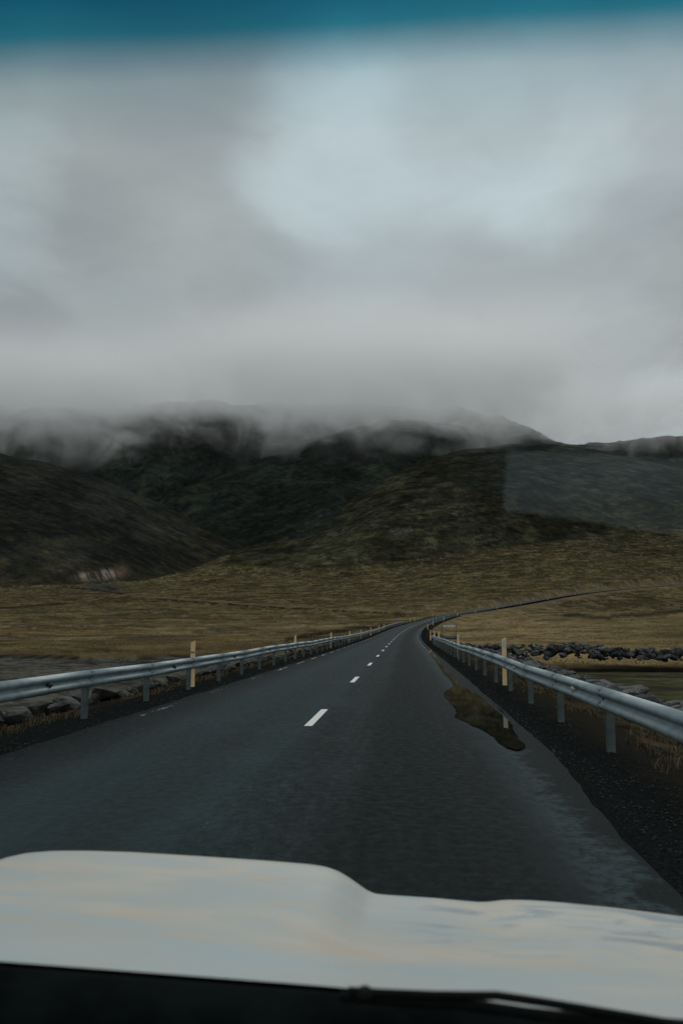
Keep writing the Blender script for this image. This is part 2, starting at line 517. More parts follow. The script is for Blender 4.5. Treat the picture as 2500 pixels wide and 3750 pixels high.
def stone_mat(name='weathered_stone', a=(.014, .017, .018), b=(.115, .122, .118)):
    m, n = material(name)
    oi = n.n('ShaderNodeObjectInfo').outputs['Random']
    f = n.noise(n.pos, 2.3, 7, .65); g = n.noise(n.pos, 14, 5, .7)
    base = n.mix(n.ramp(n.math('ADD', f, n.math('MULTIPLY', oi, .30)), .35, .95), a, b)
    base = n.mix(n.ramp(g, .52, .64, 0, .6), base, (.06, .052, .034))
    base = n.mix(n.ramp(n.noise(n.pos, 5, 6, .75), .35, .5, .75, 0), base, (.012, .014, .014))
    n.put(n.b.inputs['Base Color'], base)
    n.b.inputs['Roughness'].default_value = .8; n.b.inputs['Specular IOR Level'].default_value = .3
    n.put(n.b.inputs['Normal'], bump(n, n.noise(n.pos, 9, 8, .7), .6, .06))
    return m


def asphalt_mat():
    m, n = material('damp_asphalt')
    lat = attr(n, 'lat', 'Fac')
    stv = n.vmath('MULTIPLY', n.pos, (1.0, .06, 1.0))
    fine = n.noise(n.pos, 55, 3, .8); med = n.noise(n.pos, 9, 5, .7); streak = n.noise(stv, 2.2, 4, .6); patch = n.noise(n.pos, .35, 4, .6)
    fine2 = n.noise(n.vmath('MULTIPLY', n.pos, (1, .3, 1)), 20, 4, .8)
    c = n.mix(n.ramp(n.math('ADD', n.math('MULTIPLY', fine, .5), n.math('MULTIPLY', fine2, .5)), .34, .68), (.006, .0110, .0120), (.036, .058, .062))
    c = n.mix(n.ramp(streak, .4, .68, 0, .5), c, (.012, .016, .017))
    c = n.mix(n.ramp(patch, .45, .65, 0, .4), c, (.030, .046, .050))
    # bright gritty seam along the right edge
    latn = n.math('ADD', lat, n.math('MULTIPLY', n.math('SUBTRACT', n.noise(n.pos, .9, 6, .7), .5), 1.1))
    edge = n.math('MULTIPLY', n.ramp(latn, 2.35, 2.75), n.ramp(latn, 3.75, 3.5))
    gr = n.ramp(med, .38, .6)
    c = n.mix(n.math('MULTIPLY', edge, n.math('MULTIPLY', gr, .8)), c, (.060, .083, .088))
    latw = n.math('ADD', lat, n.math('MULTIPLY', n.math('SUBTRACT', streak, .5), .7))
    dk = n.math('MULTIPLY', n.ramp(latw, .75, 1.15), n.ramp(latw, 3.0, 2.2))
    c = n.mix(n.math('MULTIPLY', n.ramp(latw, .5, -.3), n.math('MULTIPLY', n.ramp(latw, -2.9, -2.2), .38)), c, (.040, .062, .066))
    c = n.mix(n.math('MULTIPLY', n.ramp(latw, -2.3, -3.2), .6), c, (.010, .015, .016))
    c = n.mix(n.math('MULTIPLY', dk, .78), c, (.008, .0120, .0130))
    grit = n.math('MULTIPLY', n.ramp(n.math('ADD', n.math('MAXIMUM', lat, n.math('MULTIPLY', n.math('ADD', lat, .28), -1)), n.math('MULTIPLY', n.noise(n.pos, 2.2, 7, .75), 1.6)), 3.74, 3.94), n.ramp(n.noise(n.pos, 40, 3, .8), .35, .5, .5, 1))
    c = n.mix(n.math('MULTIPLY', grit, .85), c, (.010, .012, .012))
    # tyre tracks of the right lane: darker, polished
    tr = None
    for c0 in (.75, 2.35, -.9, -2.6):
        d = n.math('ABSOLUTE', n.math('SUBTRACT', n.math('ADD', lat, n.math('MULTIPLY', n.math('SUBTRACT', streak, .5), .5)), c0))
        t = n.ramp(d, .55, .12); tr = t if tr is None else n.math('MAXIMUM', tr, t)
    c = n.mix(n.math('MULTIPLY', tr, .32), c, (.012, .016, .017))
    n.put(n.b.inputs['Base Color'], c)
    n.put(n.b.inputs['Roughness'], n.math('ADD', n.ramp(med, .3, .7, .66, .9), n.math('MULTIPLY', tr, -.04)))
    n.b.inputs['Specular IOR Level'].default_value = .03
    n.put(n.b.inputs['Normal'], bump(n, fine, .55, .012, bump(n, med, .25, .02)))
    return m


def gravel_mat():
    m, n = material('dark_gravel')
    lat = attr(n, 'lat', 'Fac')
    v = n.n('ShaderNodeTexVoronoi'); n.put(v.inputs['Vector'], n.pos); v.inputs['Scale'].default_value = 26
    f = n.noise(n.pos, 1.2, 6, .7); g = n.noise(n.pos, 30, 4, .8)
    c = n.mix(n.ramp(g, .35, .75), (.004, .0055, .0055), (.026, .029, .028))
    c = n.mix(n.ramp(n.math('ADD', g, n.math('MULTIPLY', f, .6)), 1.06, 1.18), c, (.13, .125, .115))
    mud = n.ramp(n.math('ADD', lat, n.math('MULTIPLY', f, 1.4)), 4.6, 5.8)
    c = n.mix(n.math('MULTIPLY', mud, .55), c, (.034, .026, .016))
    n.put(n.b.inputs['Base Color'], c); n.b.inputs['Roughness'].default_value = .9; n.b.inputs['Specular IOR Level'].default_value = .0
    n.put(n.b.inputs['Normal'], bump(n, g, .6, .02, bump(n, f, .5, .08)))
    return m


def steel_mat():
    m, n = material('galvanised_steel')
    f = n.noise(n.pos, 3.5, 5, .6); g = n.noise(n.vmath('MULTIPLY', n.pos, (1, 1, 8)), 6, 5, .7)
    c = n.mix(n.ramp(f, .3, .7), (.20, .26, .28), (.29, .36, .38))
    c = n.mix(n.ramp(g, .58, .74, 0, .5), c, (.13, .145, .145))
    n.put(n.b.inputs['Base Color'], c); n.b.inputs['Metallic'].default_value = .12
    n.put(n.b.inputs['Roughness'], n.ramp(f, .3, .7, .42, .6))
    n.put(n.b.inputs['Normal'], bump(n, g, .12, .01))
    return m


def paint_mat(name, worn):
    m, n = material(name)
    f = n.noise(n.pos, 60, 4, .75); g = n.noise(n.vmath('MULTIPLY', n.pos, (1, .35, 1)), 7, 4, .7)
    c = n.mix(n.ramp(f, .3, .7), (.55, .56, .53), (.74, .74, .70))
    n.put(n.b.inputs['Base Color'], c); n.b.inputs['Roughness'].default_value = .6
    tr = n.n('ShaderNodeBsdfTransparent'); mx = n.n('ShaderNodeMixShader')
    keep = n.ramp(n.math('ADD', n.math('MULTIPLY', f, .5), n.math('MULTIPLY', g, .5)), worn, worn + .04)
    n.put(mx.inputs[0], keep); m.node_tree.links.new(tr.outputs[0], mx.inputs[1]); m.node_tree.links.new(n.b.outputs[0], mx.inputs[2])
    m.node_tree.links.new(mx.outputs[0], n.out.inputs[0])
    return m


M_TERR = terrain_mat(); M_STONE = stone_mat(); M_MOSSY = stone_mat('mossy_stone', (.010, .012, .010), (.075, .078, .070)); M_ASPH = asphalt_mat(); M_GRAV = gravel_mat(); M_STEEL = steel_mat()
M_PAINT = paint_mat('white_road_paint', .30); M_WORN = paint_mat('worn_road_paint', .50); M_WORN2 = paint_mat('half_worn_road_paint', .545); M_FLECK = paint_mat('flaked_road_paint', .61)
M_POSTSTEEL = simple('dull_post_steel', (.06, .085, .088), (.11, .14, .14), 5, .6, .2, .1)
M_BOLT = simple('dark_bolt', (.03, .035, .035), (.07, .075, .075), 20, .5, .6)
M_REFL = simple('reflector_glass', (.35, .38, .36), (.50, .52, .50), 40, .25, .2)
M_YEL = simple('ochre_marker_wood', (.78, .54, .26), (.86, .62, .33), 6, .65, 0, .15)
M_BAND = simple('grey_reflective_band', (.20, .17, .12), (.32, .27, .19), 30, .4)
M_PALE = simple('pale_reflective_patch', (.50, .50, .44), (.60, .59, .50), 30, .4)
M_SIGNW = simple('white_sign_face', (.80, .80, .76), (.85, .85, .80), 6, .5)
M_BLACK = simple('black_sign_paint', (.010, .010, .010), (.02, .02, .02), 20, .5)
M_DARKIRON = simple('dark_iron', (.03, .035, .04), (.07, .08, .085), 6, .6, .3)
M_WOOD = simple('grey_fence_wood', (.10, .09, .075), (.20, .18, .15), 12, .9)
M_RUBBER = simple('black_rubber', (.004, .005, .005), (.008, .009, .009), 20, .7, spec=.1)
M_COWL = simple('black_cowl_plastic', (.0015, .0028, .0028), (.005, .008, .008), 9, .9, 0, .1, spec=.02)
M_DASH = simple('black_dashboard_vinyl', (.005, .005, .005), (.010, .010, .010), 60, .9, 0, .2, .002, spec=.05)
M_PILLAR = simple('dark_pillar_trim', (.02, .02, .02), (.03, .03, .03), 20, .8)
M_PAPER = simple('pale_blue_paper', (.40, .52, .56), (.50, .60, .64), 5, .9)
M_WHITECAR = None

# ------------------------------------------------------------------ terrain mesh
azs = np.concatenate([np.linspace(-180, -34, 60)[:-1], np.linspace(-34, -27, 30)[:-1], np.linspace(-27, 19.5, 820), np.linspace(19.5, 28, 30)[1:], np.linspace(28, 180, 62)[1:]])
azs = np.radians(azs[:-1])
rad = np.concatenate([np.exp(np.arange(math.log(1.0), math.log(260), .0165)), np.linspace(261, 1000, 115), np.linspace(1006, 3000, 300)[:], np.linspace(3010, 3800, 75), np.exp(np.linspace(math.log(3850), math.log(12000), 14))])
A2, R2 = np.meshgrid(azs, rad)            # rows radius, cols azimuth
TXX, TYY = R2 * np.sin(A2), R2 * np.cos(A2)
TZZ, OWN, AT = terrain(TXX, TYY, True)


def ground_colour(x, y, own, at, z):
    D, u = at['D'], at['u']
    n1 = fbm(x / 160, y / 190, 5, .55, seed=21); n2 = fbm(x / 34, y / 26, 5, .6, seed=22); n3 = fbm(x / 7, y / 4, 4, .65, seed=23)
    n4 = fbm(x / 60, y / 16, 5, .6, seed=24); n5 = fbm(x / 11, y / 9, 4, .6, seed=29)
    LD = np.log(np.maximum(D, 1))
    s1 = fbm(u * 55, LD * 38, 5, .6, seed=61); s2 = fbm(u * 170, LD * 150, 4, .65, seed=62); s3 = fbm(u * 22, LD * 24, 4, .6, seed=63)
    def C(r, g, b): return np.array([r, g, b])[:, None, None]
    olive = C(.105, .088, .044); tan = C(.185, .143, .088); brown = C(.085, .058, .034); dark = C(.030, .030, .024); pale = C(.20, .17, .105)
    green = C(.075, .074, .040); soil = C(.016, .013, .010); gravel = C(.085, .082, .074)
    def mx(a, b, w): return a * (1 - w) + b * w
    c = mx(olive, brown, ss(.42, .6, n1))
    # near fields tan, farther olive
    wt = (1 - ss(330, 700, D)) * ss(.34, .6, n2 * .6 + n1 * .4)
    c = mx(c, tan, wt * .75)
    left = (u < -.05)
    c = mx(c, brown * 1.15, (left & (D < 900)) * .45)
    # tan mound round the road bend on the right
    lat = at['lat']
    wr = ss(3, 8, lat) * (1 - ss(26, 60, lat)) * ss(85, 110, y) * (1 - ss(480, 620, y))
    c = mx(c, tan * 1.3, wr * .85)
    wr2 = (x > 8) * np.exp(-((y - at['yb'] - 9) / 6) ** 2)
    c = mx(c, tan * 1.15, wr2 * .8)
    # dark heath patches and pale streaks
    c = mx(c, dark, ss(.50, .66, n4 * .5 + n2 * .5) * (.35 + .5 * ss(250, 900, D)))
    c = mx(c, pale, ss(.60, .72, fbm(x / 45, y / 13, 5, .62, seed=25)) * .55)
    c = mx(c, dark, ss(.53, .63, n3) * .55 * ss(60, 160, D))
    c = mx(c, pale, ss(.55, .66, n5) * .40 * ss(100, 160, D))
    fw = ss(200, 700, D)
    c = mx(c, dark, ss(.53, .60, s1) * .7 * fw); c = mx(c, pale * .9, ss(.57, .63, s2 * .6 + (1 - s1) * .4) * .6 * fw)
    c = mx(c, dark, ss(.55, .62, s2) * .6 * fw)
    # slope higher up turns dark
    hgt = z
    vv = (z - CAMZ) / np.maximum(D, 1)
    up = ss(.03, .12, vv + (n1 - .5) * .10)
    c = mx(c, mx(C(.046, .039, .025), C(.022, .024, .018), ss(.4, .6, n4)), up * (own <= 2) * .93)
    # right dome: grey green scree
    dome = (own == 2) * ss(.12, .165, vv + (n1 - .5) * .04) * ss(.02, .16, u)
    c = mx(c, mx(C(.034, .040, .038), C(.060, .070, .064), ss(.35, .65, n4)), dome)
    # left hill
    hl = mx(C(.034, .033, .029), C(.023, .026, .025), ss(.4, .62, n4))
    hl = mx(hl, C(.085, .065, .040), ss(.5, .66, n1 * .5 + n2 * .5) * (1 - ss(.06, .14, vv)))
    hl = mx(hl, C(.060, .055, .034), ss(.58, .7, n2) * .5)
    c = np.where(own == 1, mx(c, hl, ss(.035, .075, vv + (n2 - .5) * .05)), c)
    mt = mx(C(.017, .022, .021), C(.032, .038, .031), ss(.42, .66, n2 * .5 + n4 * .5))
    mt = mx(mt, C(.060, .060, .040), ss(.62, .72, fbm(x / 40, y / 40, 4, .6, seed=31)) * .5)
    c = np.where(own >= 3, mt, c)
    hw_ = np.where((own == 1) | (own >= 3), .12, 1) * fw * (1 - .6 * dome)
    c = mx(c, C(.150, .135, .075), ss(.53, .61, s1) * ss(.44, .54, s2) * .42 * hw_ * (1 - .6 * up))
    c = mx(c, C(.028, .028, .020), ss(.56, .64, 1 - s1 * .5 - s3 * .5 + (s2 - .5) * .4) * .75 * hw_)
    c = c * (1 + (ss(.40, .60, s2) - .5) * .5 * hw_ + (ss(.42, .58, s1) - .5) * .35 * hw_)
    # erosion lines running with each slope
    l1 = fbm((vv + .39 * u) * 240, u * 13, 4, .6, seed=91); l2 = fbm((vv - .34 * u) * 210, u * 12, 4, .6, seed=92); l3 = fbm((vv - .16 * u) * 260, u * 15, 4, .6, seed=93)
    ln = np.where(own == 1, l1, np.where(own >= 3, l2, l3)); hills = ((own >= 1) & (D > 900)) * ss(.02, .06, vv)
    c = c * (1 + ((ss(.38, .62, ln) - .5) * .34 - ss(.62, .70, ln) * .30) * hills)
    big = fbm(u * 16 + 3, vv * 30, 4, .55, seed=94)
    c = c * (1 + (ss(.35, .65, big) - .5) * .5 * hills)
    k0 = (own == 0)[None]
    c = c * np.where(k0, np.array([1.0, .93, .74])[:, None, None], np.array([.64, .70, .66])[:, None, None])
    pl_ = (own == 0) * ss(110, 200, D)
    c = mx(c, C(.040, .036, .022), ss(.56, .63, fbm(x / 22, y / 30, 6, .68, seed=95)) * .65 * pl_)
    c = mx(c, C(.215, .185, .125), ss(.60, .66, fbm(x / 6, y / 14, 6, .7, seed=96)) * .38 * pl_)
    # gravel bed on the left, meadow on the right before the cut bank
    yb = at['yb']
    bed = (1 - ss(-1.5, .5, y - yb)) * ss(-2, 12, y + 20) * 1.0
    grv = mx(gravel, C(.030, .030, .028), ss(.45, .6, fbm(x / 1.6, y / .9, 4, .65, seed=26)))
    grv = mx(grv, C(.075, .070, .040), ss(.5, .7, n5) * .4)
    mead = mx(green, C(.045, .046, .024), ss(.4, .62, fbm(x / 5, y / 3, 4, .6, seed=27)))
    mead = mx(mead, soil * 2.2, ss(.50, .62, fbm(x / 14, y / 4, 4, .6, seed=28)) * .9)
    c = np.where(x < 0, mx(c, grv, bed), mx(c, mead, bed))
    c = mx(c, soil, np.clip(np.exp(-((y - yb + .3) / .9) ** 2) * 1.2, 0, 1) * (np.abs(y) < 400) * ss(.38, .5, fbm(x / 9, y * 0 + 1, 3, seed=30)))
    c = mx(c, soil, np.clip(at['gully'] * 1.2, 0, 1))
    c = mx(c, dark, np.clip(at['hollow'], 0, 1) * .8)
    lv = (x > 2) * (x < 50) * (1 - ss(2.2, 4.2, np.abs(y - (88.5 + 3.0 * np.sin((x - 4.5) / 42 * 4) - (x - 4.5) / 42 * 4))))
    c = mx(c, soil, lv)
    # eroded tan scar and stream bed
    def pix(px, py, w, hh):
        uu, v0 = uv(px, py); return np.exp(-((u - uu) / w) ** 2 - ((vv - v0) / hh) ** 2) * (D > 600) * (y > 0)
    sc = np.clip(1.5 * (pix(205, 1324, .012, .0045) + pix(250, 1318, .011, .0045)), 0, 1)
    str_ = ss(.35, .6, fbm(u * 500 + vv * 300, vv * 90, 3, seed=33))
    c = mx(c, mx(C(.24, .19, .145), C(.05, .042, .034), str_), sc)
    c = mx(c, C(.13, .085, .062), np.clip(1.2 * pix(278, 1312, .008, .006), 0, 1) * .6)
    c = mx(c, C(.05, .05, .047), np.clip(1.3 * pix(240, 1348, .02, .0035), 0, 1))
    def trace(pts_, th, wob):
        a_ = np.array([uv(px, py) for px, py in pts_]); vl = np.interp(u, a_[:, 0], a_[:, 1]) + (fbm(u * 120, u * 0 + 3, 4, .6, seed=81) - .5) * wob
        inside = ss(a_[0, 0] - .004, a_[0, 0] + .004, u) * (1 - ss(a_[-1, 0] - .004, a_[-1, 0] + .004, u))
        return np.clip(1.4 - np.abs(vv - vl) / th, 0, 1) * inside * (y > 0) * (D > 140)
    t1 = trace([(150, 1347), (240, 1357), (330, 1374), (480, 1385), (600, 1393), (760, 1402), (880, 1408), (960, 1413)], .0012, .0014)
    c = mx(c, C(.012, .011, .009), t1 * ss(.38, .55, fbm(u * 260, vv * 900, 3, seed=82)) * .9)
    c = mx(c, pale * .9, trace([(300, 1368), (480, 1380), (600, 1389), (760, 1398), (900, 1404)], .0009, .0014) * .35)
    t2 = trace([(655, 1470), (700, 1461), (760, 1451), (820, 1445), (880, 1440), (925, 1432)], .0026, .0016)
    c = mx(c, soil * .8, t2 * .95)
    c = mx(c, C(.012, .011, .009), trace([(-100, 1392), (0, 1396), (70, 1393), (150, 1387)], .0010, .001) * .8)
    c = mx(c, dark * .6, trace([(120, 1418), (260, 1421), (420, 1419), (560, 1424)], .0009, .003) * .5)
    c = mx(c, dark * .5, trace([(1290, 1412), (1400, 1417), (1480, 1411), (1600, 1400)], .0022, .004) * .8)
    # embankment: dark mud and moss
    e = 1 - ss(.35, 1.05, at['k'] + (n5 - .5) * .5)
    mud = mx(C(.020, .017, .013), C(.055, .042, .026), ss(.45, .65, fbm(x / 1.3, y / 1.3, 4, .6, seed=34)))
    c = mx(c, mud, e * (D < 170)); c = mx(c, tan * .85, e * (D >= 170) * .6)
    return np.clip(c, .008, .6)


GC = ground_colour(TXX, TYY, OWN, AT, TZZ)
nr, nc = TXX.shape
idx = np.arange(nr * nc).reshape(nr, nc)
jn = (np.arange(nc) + 1) % nc
q = np.stack([idx[:-1, :], idx[:-1][:, jn], idx[1:][:, jn], idx[1:, :]], -1)      # (nr-1, nc, 4)
ownf = OWN[:-1, :]
V = np.stack([TXX, TYY, TZZ], -1).reshape(-1, 3)
Cc = GC.reshape(3, -1).T
Det = (1 - ss(150, 900, AT['D'])).reshape(-1)
layer_names = {0: 'moorland_ground', 1: 'left_hillside', 2: 'long_hillside', 3: 'mountain_spur', 4: 'mountain'}
for k, nme in layer_names.items():
    f = q[ownf == k][:, ::-1]
    if not len(f): continue
    used, inv = np.unique(f, return_inverse=True)
    me = fast_mesh(nme, V[used], inv.reshape(f.shape))
    a = me.color_attributes.new('ground', 'FLOAT_COLOR', 'POINT')
    a.data.foreach_set('color', np.concatenate([Cc[used], np.ones((len(used), 1))], 1).astype(np.float32).ravel())
    b = me.attributes.new('detail', 'FLOAT', 'POINT'); b.data.foreach_set('value', Det[used].astype(np.float32))
    tag(link(nme, me, M_TERR), kind='structure')
# a plug under the viewer where the polar sheet starts
MB().add([(math.sin(a) * 1.02, math.cos(a) * 1.02, -.165) for a in np.linspace(0, 2 * math.pi, 17)[:-1]], [tuple(range(16))[::-1]]).build('ground', M_GRAV)['kind'] = 'structure'


# ------------------------------------------------------------------ road and shoulders
def ribbon(name, lats, dzs, s0, s1, mat, jag=None, step=None):
    ss_ = []
    s = s0
    while s < s1:
        ss_.append(s); s += max(.35, abs(s) * .012) if step is None else step
    ss_.append(s1); S = np.array(ss_)
    x, y, z, hx, hy = station(S)
    L = np.tile(np.array(lats, float), (len(S), 1)); Z = np.tile(np.array(dzs, float), (len(S), 1))
    if jag: L, Z = jag(S, L, Z)
    VX = x[:, None] + hy[:, None] * L; VY = y[:, None] - hx[:, None] * L; VZ = z[:, None] + Z
    n, m = L.shape; i = np.arange(n * m).reshape(n, m)
    f = np.stack([i[:-1, :-1], i[:-1, 1:], i[1:, 1:], i[1:, :-1]], -1).reshape(-1, 4)
    me = fast_mesh(name, np.stack([VX, VY, VZ], -1).reshape(-1, 3), f)
    a = me.attributes.new('lat', 'FLOAT', 'POINT'); a.data.foreach_set('value', L.astype(np.float32).ravel())
    return link(name, me, mat)


def jag_road(S, L, Z):
    e = (fbm(S / .5, S * 0 + 4, 4, .6, seed=41) - .5) * .09; e2 = (fbm(S / 1.1, S * 0 + 9, 4, .6, seed=42) - .5) * .12
    L[:, 0] += e2; L[:, -1] += e + .25 * ss(7, 13, S); L[:, -2] += .2 * ss(7, 13, S)
    return L, Z


def jag_sh(S, L, Z):
    n = (fbm(S[:, None] / .8 + L * 1.2, L / .6, 4, .6, seed=43) - .5)
    Z = Z + n * .07 * ss(3.2, 4.0, np.abs(L)) * (1 + .8 * ss(4.6, 5.4, np.abs(L)))
    return L, Z


road = tag(ribbon('road', [-3.58, -3.3, -2.6, -1.8, -.9, 0, .9, 1.8, 2.5, 2.95, 3.24], [-.02, -.012, .0, .01, .02, .03, .02, .01, 0, -.012, -.02], -380, 1075, M_ASPH, jag_road), kind='structure')
for sgn, nm in ((-1, 'gravel_shoulder'), (1, 'gravel_shoulder')):
    lats = [3.0, 3.3, 3.5, 3.7, 3.9, 4.15, 4.4, 4.7, 5.0, 5.3, 5.7, 6.1]
    if sgn > 0: lats = [2.8, 3.02] + lats[2:]
    dz = [-.06, -.035, -.026, -.028, -.032, -.04, -.05, -.07, -.10, -.17, -.32, -.60]
    if sgn < 0: lats = [-l for l in lats][::-1]; dz = dz[::-1]
    tag(ribbon(nm, lats, dz, -60, 330, M_GRAV, jag_sh), kind='structure')


def crown(lat):
    return float(np.interp(abs(lat), [0, 1.8, 3.1, 3.62], [.03, .01, -.010, -.02]))


def strip(lat0, lat1, s0, s1, name, mat, parent, dz=.005, n=3):
    v = []; f = []
    for k in range(n):
        s = s0 + (s1 - s0) * k / (n - 1)
        for l in (lat0, (lat0 + lat1) / 2, lat1): v.append(off(s, l, crown(l) + dz))
    for k in range(n - 1):
        for j in range(2): f.append((k * 3 + j, k * 3 + j + 1, k * 3 + 4 + j, k * 3 + 3 + j))
    return MB().add(v, f).build(name, mat, parent)


s_first = 14.75
for k in range(-2, 78):
    s0 = s_first + k * 11.72
    if k in (-1,):                                     # the nearest dash has nearly worn off
        strip(-.06, .06, 5.6, 9.6, 'lane_dash', M_FLECK, road, n=7); continue
    if s0 > 900: break
    w = .065 if s0 < 200 else .08
    strip(-w, w, s0, s0 + 3.0, 'lane_dash', M_PAINT, road, n=5)
for k in range(-3, 38):
    s0 = 4.6 + k * 6.03
    strip(-3.36, -3.27, s0, s0 + 2.7, 'edge_dash', M_FLECK if s0 < 14 else (M_WORN2 if s0 < 32 else M_WORN), road, n=5)
    if 55 < s0 < 260: strip(3.04, 3.12, s0, s0 + 2.4, 'edge_dash', M_WORN, road, n=4)

# ------------------------------------------------------------------ puddle
def crop4(l): return [(x * .7972 + 1250, y * .7972 + 2150) for x, y in l]


pud = crop4([(520, 452), (498, 468), (480, 478), (470, 490), (474, 505), (490, 520), (500, 532), (512, 548), (522, 566), (528, 578), (522, 592), (526, 603), (545, 612), (570, 622), (598, 638), (630, 650),
             (662, 668), (690, 684), (712, 700), (728, 720), (748, 738), (775, 746), (800, 752), (822, 748), (834, 735), (830, 720), (816, 706), (806, 690), (800, 670), (792, 650), (780, 632),
             (768, 622), (757, 602), (747, 584), (735, 568), (700, 548), (672, 532), (648, 510), (622, 492), (600, 488), (580, 470), (560, 460), (540, 458)])
tail = crop4([(512, 450), (505, 432), (490, 415), (472, 402), (462, 385), (448, 362), (435, 340), (420, 318), (405, 298), (396, 285), (403, 285), (415, 297), (432, 318), (450, 342), (466, 366),
              (480, 388), (498, 400), (515, 410), (528, 424), (540, 440), (548, 456), (535, 456), (522, 452)])


def water_mat():
    m, n = material('still_puddle_water')
    n.b.inputs['Base Color'].default_value = (.004, .004, .003, 1); n.b.inputs['Roughness'].default_value = .02
    n.b.inputs['IOR'].default_value = 1.33; n.b.inputs['Specular IOR Level'].default_value = .42
    n.put(n.b.inputs['Normal'], bump(n, n.noise(n.pos, 2.2, 2, .5), .02, .02))
    return m


M_WATER = water_mat()
for poly in (pud, tail):
    pts = []
    P = [on_z(px, py, .0)[:2] for px, py in poly]
    for i in range(len(P)):
        a, b = P[i], P[(i + 1) % len(P)]
        n = max(1, int(np.hypot(*(b - a)) / .12))
        for k in range(n):
            p = a + (b - a) * k / n
            j = (fbm(np.array([p[0] * 5]), np.array([p[1] * 3.0]), 3, seed=50)[0] - .5) * .10
            pts.append((p[0] + j, p[1] + j * .5, .012))
    me = bpy.data.meshes.new('puddle'); import bmesh
    bm = bmesh.new(); f = bm.faces.new([bm.verts.new(p) for p in pts]); bmesh.ops.triangulate(bm, faces=[f]); bm.to_mesh(me); bm.free()
    # face up
    if me.polygons and me.polygons[0].normal.z < 0: me.flip_normals()
    o = link('puddle', me, M_WATER); tag(o, kind='structure')

# ------------------------------------------------------------------ guardrails
PROF = [(0.0, .155), (.020, .150), (.052, .128), (.078, .104), (.084, .082), (.078, .060), (.050, .034), (.012, .018), (.004, 0), (.012, -.018), (.050, -.034), (.078, -.060),
        (.084, -.082), (.078, -.104), (.052, -.128), (.020, -.150), (0.0, -.155)]


def beam_mesh(s0, s1, lat, sgn, z, proud=0.0, flare=0.0):
    """sgn: +1 the face looks towards -lat (right rail), -1 towards +lat"""
    v = []; f = []; prof = PROF; n = len(prof)
    stations = [s0, (s0 + s1) / 2, s1 + .16]
    for k, s in enumerate(stations):
        for t in (0, -.004):
            for (o, h) in prof:
                v.append(off(s, lat - sgn * (o + t + proud * (1 - k / 2.0)), z + h))
    m = 2 * n
    for k in range(len(stations) - 1):
        a, b = k * m, (k + 1) * m
        for i in range(n - 1):
            q1 = (a + i, a + i + 1, b + i + 1, b + i); q2 = (a + n + i, b + n + i, b + n + i + 1, a + n + i + 1)
            f += [q1, q2]
        f += [(a, b, b + n, a + n), (a + n - 1, a + 2 * n - 1, b + 2 * n - 1, b + n - 1)]
    for a in (0, (len(stations) - 1) * m):
        for i in range(n - 1): f.append((a + i, a + n + i, a + n + i + 1, a + i + 1))
    return v, f


def head_rot(s):
    _, _, _, hx, hy = station(s); return -math.atan2(hx, hy)


def post_mesh(sgn):
    """C-channel: web across the road direction, lips along it"""
    m = MB(); H = .98
    m.box((0, 0, H / 2 - .30), (.010, .10, H))
    m.box((sgn * .050, .048, H / 2 - .30), (.100, .006, H)); m.box((sgn * .050, -.048, H / 2 - .30), (.100, .006, H))
    m.box((sgn * .098, .034, H / 2 - .30), (.006, .026, H)); m.box((sgn * .098, -.034, H / 2 - .30), (.006, .026, H))
    return m.mesh('post')


def hex_head(r, t):
    m = MB(); v = []
    for k in range(6):
        a = math.pi * k / 3; v.append((0, r * math.cos(a), r * math.sin(a)))
    v += [(t, p[1] * .85, p[2] * .85) for p in v[:6]]
    m.add(v, [(0, 1, 2, 3, 4, 5), (11, 10, 9, 8, 7, 6)] + [(k, (k + 1) % 6, 6 + (k + 1) % 6, 6 + k) for k in range(6)])
    return m


def joint_bolts(sgn):
    """the eight lap bolts plus the slotted post bolt of one joint, drawn as one small cluster around a joint"""
    m = MB()
    for h in (.118, -.118, .050, -.050):
        for dy in (-.055, .055):
            o = np.interp(abs(h), [.034, .060, .104, .128], [.050, .078, .078, .052])
            m.box((-sgn * (o + .006), dy, h), (.016, .034, .014))
    return m.mesh('bolt_row')


